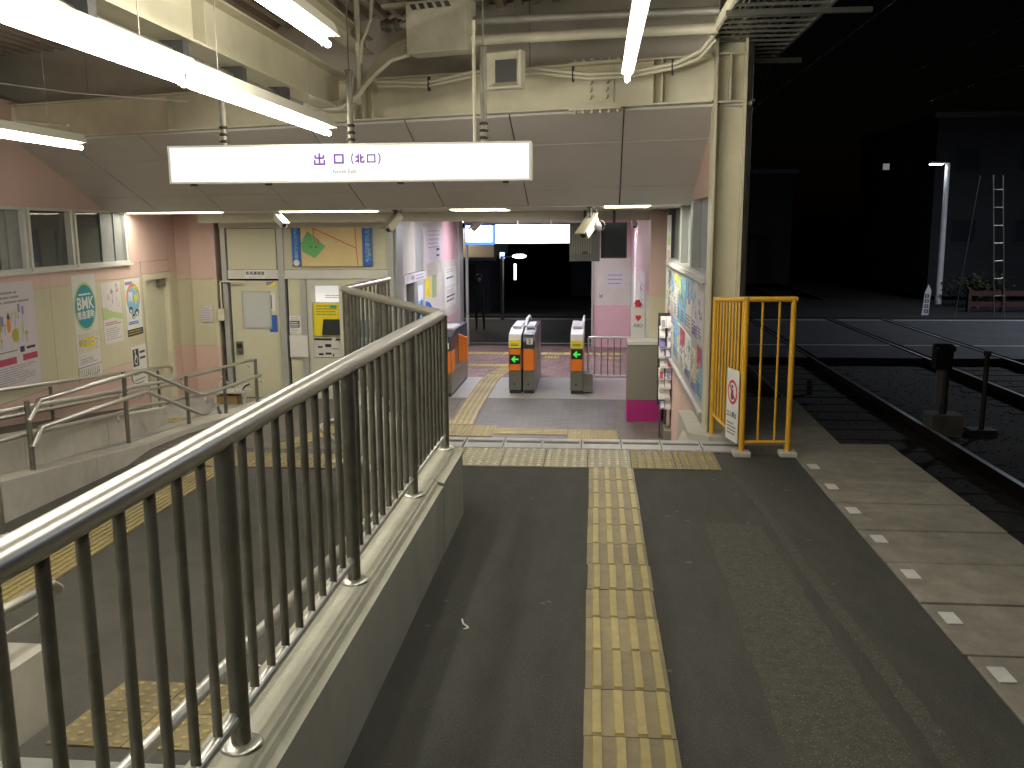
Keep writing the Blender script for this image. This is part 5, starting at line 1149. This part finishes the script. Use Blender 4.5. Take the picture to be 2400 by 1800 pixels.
seccam((-2.33, 10.5, 1.82), (-.55, -.75, -.85), 'cream security camera pointing down at the left of the hall', .95, .09)
tc_ = seccam((-.075, 9.6, 1.82), (-.5, -.9, -.75), 'dark backed security camera hanging before the monitors', 1.1, .15)
MB().lathe((-.03, 9.65, 1.55), [(.03, 0), (.07, .03), (.075, .08), (.05, .12), (.02, .13)], 14).build('motor', tc_, M['dark'])
MB().tube([(.03+.045*math.cos(t), 9.64, 1.63+.05*math.sin(t)) for t in [x*.6 for x in range(11)]], .006, 6).build('cable', tc_, M['cable'])
seccam((-3.95, 11.2, 1.82), (.7, -.7, -.5), 'pale security camera above the office door', .9, .07, 'white')
seccam((-1.75, 13.6, 1.82), (-.8, -.4, -.9), 'white security camera in front of the lit screen', .9, .10, 'white')
seccam((.55, 14.2, 1.82), (.1, -.8, -.6), 'white security camera by the lilac side wall', .8, .10, 'white')

# monitors and far sign
def monitor(x0, x1, y_, z0, z1, label, back):
    t = thing('monitor', label, 'monitor', ((x0+x1)/2, y_, z1), 'monitors hanging from the hall ceiling')
    bevel(MB().box(x0, x1, y_, y_+.07, z0, z1).build('casing', t, M[back]), .006)
    if back == 'dark':
        m = MB()
        for i in range(9): m.box(x0+.03+.03*i, x0+.042+.03*i, y_-.004, y_, z0+.10, z1-.04)
        m.build('vent_ribs', t, M['pole_dark'])
        MB().box(x0+.17, x0+.24, y_-.01, y_, z0+.09, z0+.13).build('socket_plate', t, M['black'])
    else: MB().box(x0+.015, x1-.015, y_-.004, y_, z0+.02, z1-.015).build('screen', t, M['screen_dark'])
    MB().cyl(((x0+x1)/2, y_+.035, z1), ((x0+x1)/2, y_+.035, 1.828), .018, 8).build('hanger', t, M['dark'])
monitor(-.36, .035, 12.0, 1.175, 1.67, 'grey backed monitor next to the bright far sign', 'dark')
monitor(.045, .385, 12.05, 1.21, 1.67, 'black monitor nearest the lilac side wall', 'black')
ls = thing('departure_screen', 'lit blue edged screen hanging at the left of the exit', 'screen', (-1.93, 15, 1.36))
MB().box(-2.17, -1.68, 15.0, 15.06, 1.34, 1.66).build('casing', ls, M['blue']); MB().box(-2.15, -1.72, 14.992, 14.999, 1.385, 1.645).build('screen', ls, E_screen)
MB().cyl((-1.93, 15.03, 1.66), (-1.93, 15.03, 1.828), .015, 8).build('hanger', ls, M['dark'])
fs_ = thing('far_exit_sign', 'bright blank backlit sign above the gates', 'sign', (-1.04, 15, 1.36))
MB().box(-1.665, -.41, 15.0, 15.12, 1.355, 1.665).build('casing', fs_, M['alu_light']); MB().box(-1.655, -.42, 14.99, 14.999, 1.365, 1.655).build('face', fs_, E_sign2)
MB().cyl((-1.3, 15.06, 1.665), (-1.3, 15.06, 1.828), .015, 8).cyl((-.75, 15.06, 1.665), (-.75, 15.06, 1.828), .015, 8).build('hanger', fs_, M['alu'])

# ================================================================ TRACKS AND STREET
def track(xl, xr, y1, label):
    t = thing('railway_track', label, 'railway track', ((xl+xr)/2, 10, -1.25), 'railway tracks beside the platform')
    for x in (xl, xr):
        pr = [(-.06, 0), (.06, 0), (.06, .012), (.012, .03), (.012, .115), (.033, .125), (.033, .15), (-.033, .15), (-.033, .125), (-.012, .115), (-.012, .03), (-.06, .012)]
        m = MB(); n_ = len(pr); ys = [-14, 8, 16, 22, 30, y1]; cx = [0, 0, 0, .0, .05, .4]
        vs = [(x+c_+p[0], yy_, -1.20+p[1]) for yy_, c_ in zip(ys, cx) for p in pr]
        for j in range(len(ys)-1):
            for i in range(n_):
                m.m(M['rail_top'] if i == 6 else M['rail_side']); m.add([vs[j*n_+i], vs[(j+1)*n_+i], vs[(j+1)*n_+(i+1) % n_], vs[j*n_+(i+1) % n_]], [(0, 1, 2, 3)])
        m.build('rail', t)
    sl_ = MB().hexa([(xl-.45, 6, -1.22), (xr+.45, 6, -1.22), (xr+.45, 6.22, -1.22), (xl-.45, 6.22, -1.22), (xl-.45, 6.02, -1.198), (xr+.45, 6.02, -1.198), (xr+.45, 6.2, -1.198), (xl-.45, 6.2, -1.198)]).build('sleeper', t, M['sleeper'])
    l0 = sl_.location.copy()
    for i in range(1, 21):
        o = sl_.copy(); COL.objects.link(o); o.parent = t; o.location = l0+Vector((0, .62*i-1.0*(i > 0)*0, 0))
    return t
track(2.95, 4.42, 45, 'near railway track running past the platform edge')
track(6.72, 8.25, 45, 'far railway track beyond the signal box')
# road across the tracks, in bands between the rails
rd = [(-40, 2.88), (3.06, 4.35), (4.54, 6.62), (6.84, 8.15), (8.37, 60)]
for (a, b) in rd: struct('road', MB().box(a, b, 19.0 if a > 0 else 20.3, 27.2, -1.22, -1.052), M['road'])
struct('pavement', MB().box(-40, 60, 27.25, 34, -1.22, -1.02), mat('dark_pavement', (.02, .02, .021), .85, var=.2, scale=2))
struct('hall_threshold', MB().box(-2.8, -.06, 19.16, 20.28, -1.2, -.98), M['road'])
for (y_, yb) in ((21.0, 21.1), (26.7, 26.8)):
    m = MB()
    for (a, b) in ((-40, 2.85), (3.05, 4.3), (4.55, 6.6), (6.9, 8.1), (8.4, 50)): m.box(a, b, y_, yb, -1.052, -1.047)
    struct('road_line', m, M['road_white'])
random.seed(3)
# trackside stones give the ballast a broken surface
m = MB()
for i in range(4500):
    x = random.uniform(2.45, 10.5); y_ = 6+random.random()**1.3*14; s_ = random.uniform(.012, .026); z = -1.212
    m.add([(x-s_, y_, z), (x, y_-s_, z), (x+s_, y_, z), (x, y_+s_*.8, z), (x+s_*.2, y_, z+s_*.9)], [(0, 1, 4), (1, 2, 4), (2, 3, 4), (3, 0, 4)])
setprops(m.build('gravel', None, M['ballast']), 'loose dark ballast stones around the tracks', None, None, 'stuff')
sb = thing('dwarf_signal', 'black two-lens dwarf signal on a concrete block between the tracks', 'signal', (4.72, 12.5, -1.21))
bevel(MB().box(4.50, 4.76, 12.5, 12.62, -.30, .05).build('head', sb, M['black']), .03); MB().cyl((4.56, 12.5, -.02), (4.56, 12.38, -.0), .045, 12).cyl((4.69, 12.5, -.02), (4.69, 12.38, 0), .045, 12).build('hood', sb, M['black'])
MB().box(4.56, 4.64, 12.52, 12.56, -.75, -.30).build('number_plate', sb, M['grey_ink']); MB().cyl((4.68, 12.55, -.95), (4.68, 12.55, -.3), .05, 10).build('post', sb, M['dark']); MB().box(4.5, 4.9, 12.4, 12.75, -1.21, -.90).build('block', sb, M['slab'])
solo('marker_post', MB().cyl((5.22, 12.6, -1.21), (5.22, 12.6, -.12), .035, 8).cyl((5.22, 12.6, -.12), (5.22, 12.6, -.05), .05, 8).box(5.05, 5.4, 12.5, 12.75, -1.21, -1.12), 'thin dark marker post on ballast right of the dwarf signal', 'post', M['dark'])
solo('marker_post', MB().box(3.55, 3.63, 15.5, 15.58, -1.21, -.93), 'stubby pale marker between the near rails', 'post', M['slab'])
# street lamp and far things
sl_ = thing('street_lamp', 'white lit street lamp with a short arm across the tracks', 'street lamp', (11.45, 32, -1.05))
MB().cyl((11.5, 32, -1.05), (11.5, 32, 3.60), .11, 12, .075).build('pole', sl_, M['white']); MB().cyl((11.55, 32, 3.62), (10.95, 32, 3.66), .03, 8).build('arm', sl_, M['white'])
MB().box(10.88, 11.32, 31.86, 32.0, 3.60, 3.64).build('housing', sl_, M['white']); MB().box(10.9, 11.3, 31.88, 31.98, 3.585, 3.598).build('bulb', sl_, emit('street_bulb', (.85, .92, 1), 55))
s2 = thing('street_lamp', 'tall street lamp over the level crossing, right of the frame', 'street lamp', (15.2, 28, -1.05))
MB().cyl((15.2, 24.5, -1.05), (15.2, 24.5, 5.2), .12, 12, .08).cyl((15.2, 24.5, 5.2), (14.1, 24.1, 5.38), .04, 8).build('pole', s2, M['gate_steel'])
MB().box(13.6, 14.2, 23.9, 24.2, 5.30, 5.40).build('housing', s2, M['white']); MB().box(13.63, 14.17, 23.93, 24.17, 5.285, 5.298).build('bulb', s2, emit('road_bulb', (.80, .88, 1), 760))
solo('lit_window', MB().box(11.8, 12.05, 40, 40.05, 3.9, 4.15), 'small dim lit window in the dark beyond the tracks', 'window', emit('dim_window', (.6, .65, .7), .18))
m = MB(); Fz = Frame((9.62, 28, -1.05), (1, 0, 0))
m.m(M['white']).fpoly(Fz, [(0, 0), (.2, 0), (.24, .75), (.15, .95), (.06, .7)], -.03, 0).m(M['ink'])
for i in range(4): m.fbox(Fz, .07, .1+.15*i, .18, .2+.15*i, 0, .004).m(M['white']).fbox(Fz, .10, .13+.15*i, .15, .17+.15*i, .004, .007).m(M['ink'])
solo('crossing_sign', m, 'small upright white sign with black marks by the far road edge', 'sign')
lm = thing('ladder_mast', 'thin latticed signal mast rising at the right of the crossing', 'mast', (9.9, 24, -1.05))
MB().cyl((11.44, 27.4, -1.02), (11.10, 27.4, 3.0), .022, 6).cyl((11.72, 27.4, -1.02), (11.36, 27.4, 3.0), .022, 6).build('uprights', lm, M['gate_steel'])
for i in range(7): MB().cyl((11.44-.085*(.62+.5*i), 27.4, -.4+.5*i), (11.72-.085*(.62+.5*i), 27.4, -.4+.5*i), .014, 6).build('rung', lm, M['gate_steel'])
solo('stay_wire', MB().cyl((10.35, 27.4, -1.02), (10.75, 27.4, 3.0), .010, 5), 'thin slanting stay wire left of the signal mast', 'wire', M['gate_steel'])
m = MB()
for i in range(2): m.box(11.3, 13.4, 29, 29.08, -.85+.33*i, -.70+.33*i)
m.box(11.3, 11.38, 28.95, 29.12, -1.05, -.3).box(12.3, 12.38, 28.95, 29.12, -1.05, -.3)
solo('roadside_barrier', m, 'dark red plank barrier at the far side of the road', 'barrier', mat('dull_red', (.07, .025, .02), .8))
m = MB(); random.seed(9)
for i in range(700):
    v = Vector((random.gauss(0, .4), random.gauss(0, .3), random.gauss(0, .22))); c_ = Vector((12.2, 30.5, -.35))+v; d_ = Vector((random.uniform(-1, 1), random.uniform(-1, 1), random.uniform(-.6, .6)))*.08; e_ = Vector((random.uniform(-1, 1), random.uniform(-1, 1), random.uniform(-1, 1)))*.05
    m.add([c_-d_, c_+e_, c_+d_, c_-e_], [(0, 1, 2, 3)])
bs = thing('shrub', 'dark leafy shrub behind the plank barrier', 'shrub', (12.2, 30.5, -1.05)); m.build('foliage', bs, M['leaf']); MB().cyl((12.2, 30.5, -1.05), (12.2, 30.5, -.1), .04, 6).build('trunk', bs, M['brown_box'])
def building(x0, x1, y0, y1, h_, label, nx, nz):
    t = thing('building', label, 'building', ((x0+x1)/2, y0, -1.05), 'dark buildings across the street')
    MB().box(x0, x1, y0, y1, -1.05, h_).build('wall', t, M['building_dark']); MB().box(x0-.2, x1+.2, y0-.2, y1, h_, h_+.2).build('roof', t, M['dark'])
    for i in range(nx):
        for j in range(nz):
            xa = x0+(x1-x0)*(i+.3)/nx; za = .3+(h_-.3)*(j+.25)/nz; f = MB().box(xa, xa+(x1-x0)/nx*.4, y0-.04, y0, za, za+.9).build('window', t, M['building_dark']); MB().box(xa+.05, xa+(x1-x0)/nx*.4-.05, y0-.05, y0-.041, za+.05, za+.85).build('pane', f, M['screen_dark'])
building(12.5, 24, 36, 46, 5.5, 'dark low house behind the street lamp', 5, 2)
building(2.5, 9.0, 44, 52, 4.0, 'low dark shed beyond the level crossing', 4, 1)
building(-1.0, 2.2, 36, 46, 6.0, 'unlit narrow house seen beside the exit opening', 2, 2)
# shop across the street seen through the exit
sh = thing('shop_building', 'dim shop front with a lit cream wall top seen through the exit', 'building', (-4, 28.5, -1.0))
MB().box(-7.5, -3.4, 28.5, 33, -1.02, .72).build('wall', sh, M['building_dark']); MB().box(-7.5, -3.2, 28.4, 33, .72, 1.6).build('upper_wall', sh, M['shop_wall']); MB().box(-7.5, -3.1, 28.0, 28.4, .62, .72).build('awning', sh, M['dark'])
MB().box(-5.6, -3.8, 27.85, 28.0, 1.78, 1.83).build('wall_lamp', sh, emit('warm_shop_light', (1, .85, .6), 30))
for i in range(3): f = MB().box(-6.6+1.0*i, -5.8+1.0*i, 28.46, 28.5, -.5, .5).build('window', sh, M['screen_dark'])
ol = thing('plaza_lamp', 'oval white lamp glowing outside the exit opening', 'lamp', (-2.4, 26.5, -1.05))
MB().cyl((-2.75, 26.5, -1.05), (-2.75, 26.5, .8), .05, 8).build('pole', ol, M['gate_steel']); m = MB().lathe((-2.25, 26.5, .74), [(.06, 0), (.19, .03), (.20, .07), (.12, .11)], 14); m.build('globe', ol, E_street2)
MB().cyl((-2.75, 26.5, .78), (-2.25, 26.5, .80), .02, 6).build('arm', ol, M['gate_steel']); MB().box(-2.40, -2.34, 26.45, 26.5, .12, .58).build('light_strip', ol, emit('strip_light', (.6, .65, 1), 5))
solo('small_blue_sign', MB().box(-2.86, -2.72, 26.9, 26.95, .72, .90), 'tiny glowing blue and white sign on a pole outside', 'sign', E_blue)

for k_, (x, z) in enumerate(((3.7, 4.4), (3.7, 5.3), (7.5, 4.4), (7.5, 5.3))):
    solo('overhead_wire', MB().tube([(x, -14, z), (x, 10, z-.1*(k_ % 2)), (x, 34, z), (x+.6, 60, z)], .009, 5), ['lower overhead wire above the near track', 'upper overhead wire above the near track', 'lower overhead wire above the far track', 'upper overhead wire above the far track'][k_], 'wire', M['gate_steel'], 'overhead wires above the tracks')
# distant person outside the exit
def person():
    t = thing('person', 'person in dark clothes standing outside the exit at the left', 'person', (-3.05, 23.6, -1.05))
    me = bpy.data.meshes.new('body'); H_ = [(0, 0, .78), (0, 0, .95), (0, .01, 1.15), (0, 0, 1.22), (0, -.02, 1.30), (0, -.02, 1.42),
        (-.08, 0, .74), (-.09, .0, .42), (-.09, .03, .08), (-.09, -.07, .03), (.08, 0, .74), (.10, .0, .42), (.11, .03, .08), (.11, -.07, .03),
        (-.16, 0, 1.14), (-.20, 0, .92), (-.19, -.08, .74), (.16, 0, 1.14), (.21, 0, .92), (.18, -.10, .76)]
    Ed = [(0, 1), (1, 2), (2, 3), (3, 4), (4, 5), (0, 6), (6, 7), (7, 8), (8, 9), (0, 10), (10, 11), (11, 12), (12, 13), (2, 14), (14, 15), (15, 16), (2, 17), (17, 18), (18, 19)]
    rr = [.11, .11, .12, .05, .075, .06, .08, .055, .035, .03, .08, .055, .035, .03, .05, .038, .025, .05, .038, .025]
    me.from_pydata(H_, Ed, []); o = bpy.data.objects.new('body', me); COL.objects.link(o); o.parent = t
    sk = o.modifiers.new('skin', 'SKIN'); 
    if not me.skin_vertices: 
        bmx = bmesh.new(); bmx.from_mesh(me); bmx.verts.layers.skin.verify(); bmx.to_mesh(me); bmx.free()
    for i, v in enumerate(me.skin_vertices[0].data): v.radius = (rr[i], rr[i]*.8); v.use_root = (i == 0)
    o.modifiers.new('sub', 'SUBSURF').levels = 1; o.modifiers['sub'].render_levels = 1; me.materials.append(M['clothes'])
    MB().lathe((-3.05, 23.58, -1.05+1.36), [(.03, -.02), (.075, .02), (.085, .07), (.06, .12), (.01, .135)], 10).build('hair', t, M['black'])
    MB().lathe((-3.05, 23.52, -1.05+1.33), [(.02, -.04), (.05, 0), (.055, .04), (.03, .06)], 8).build('face', t, M['skin'])
person()
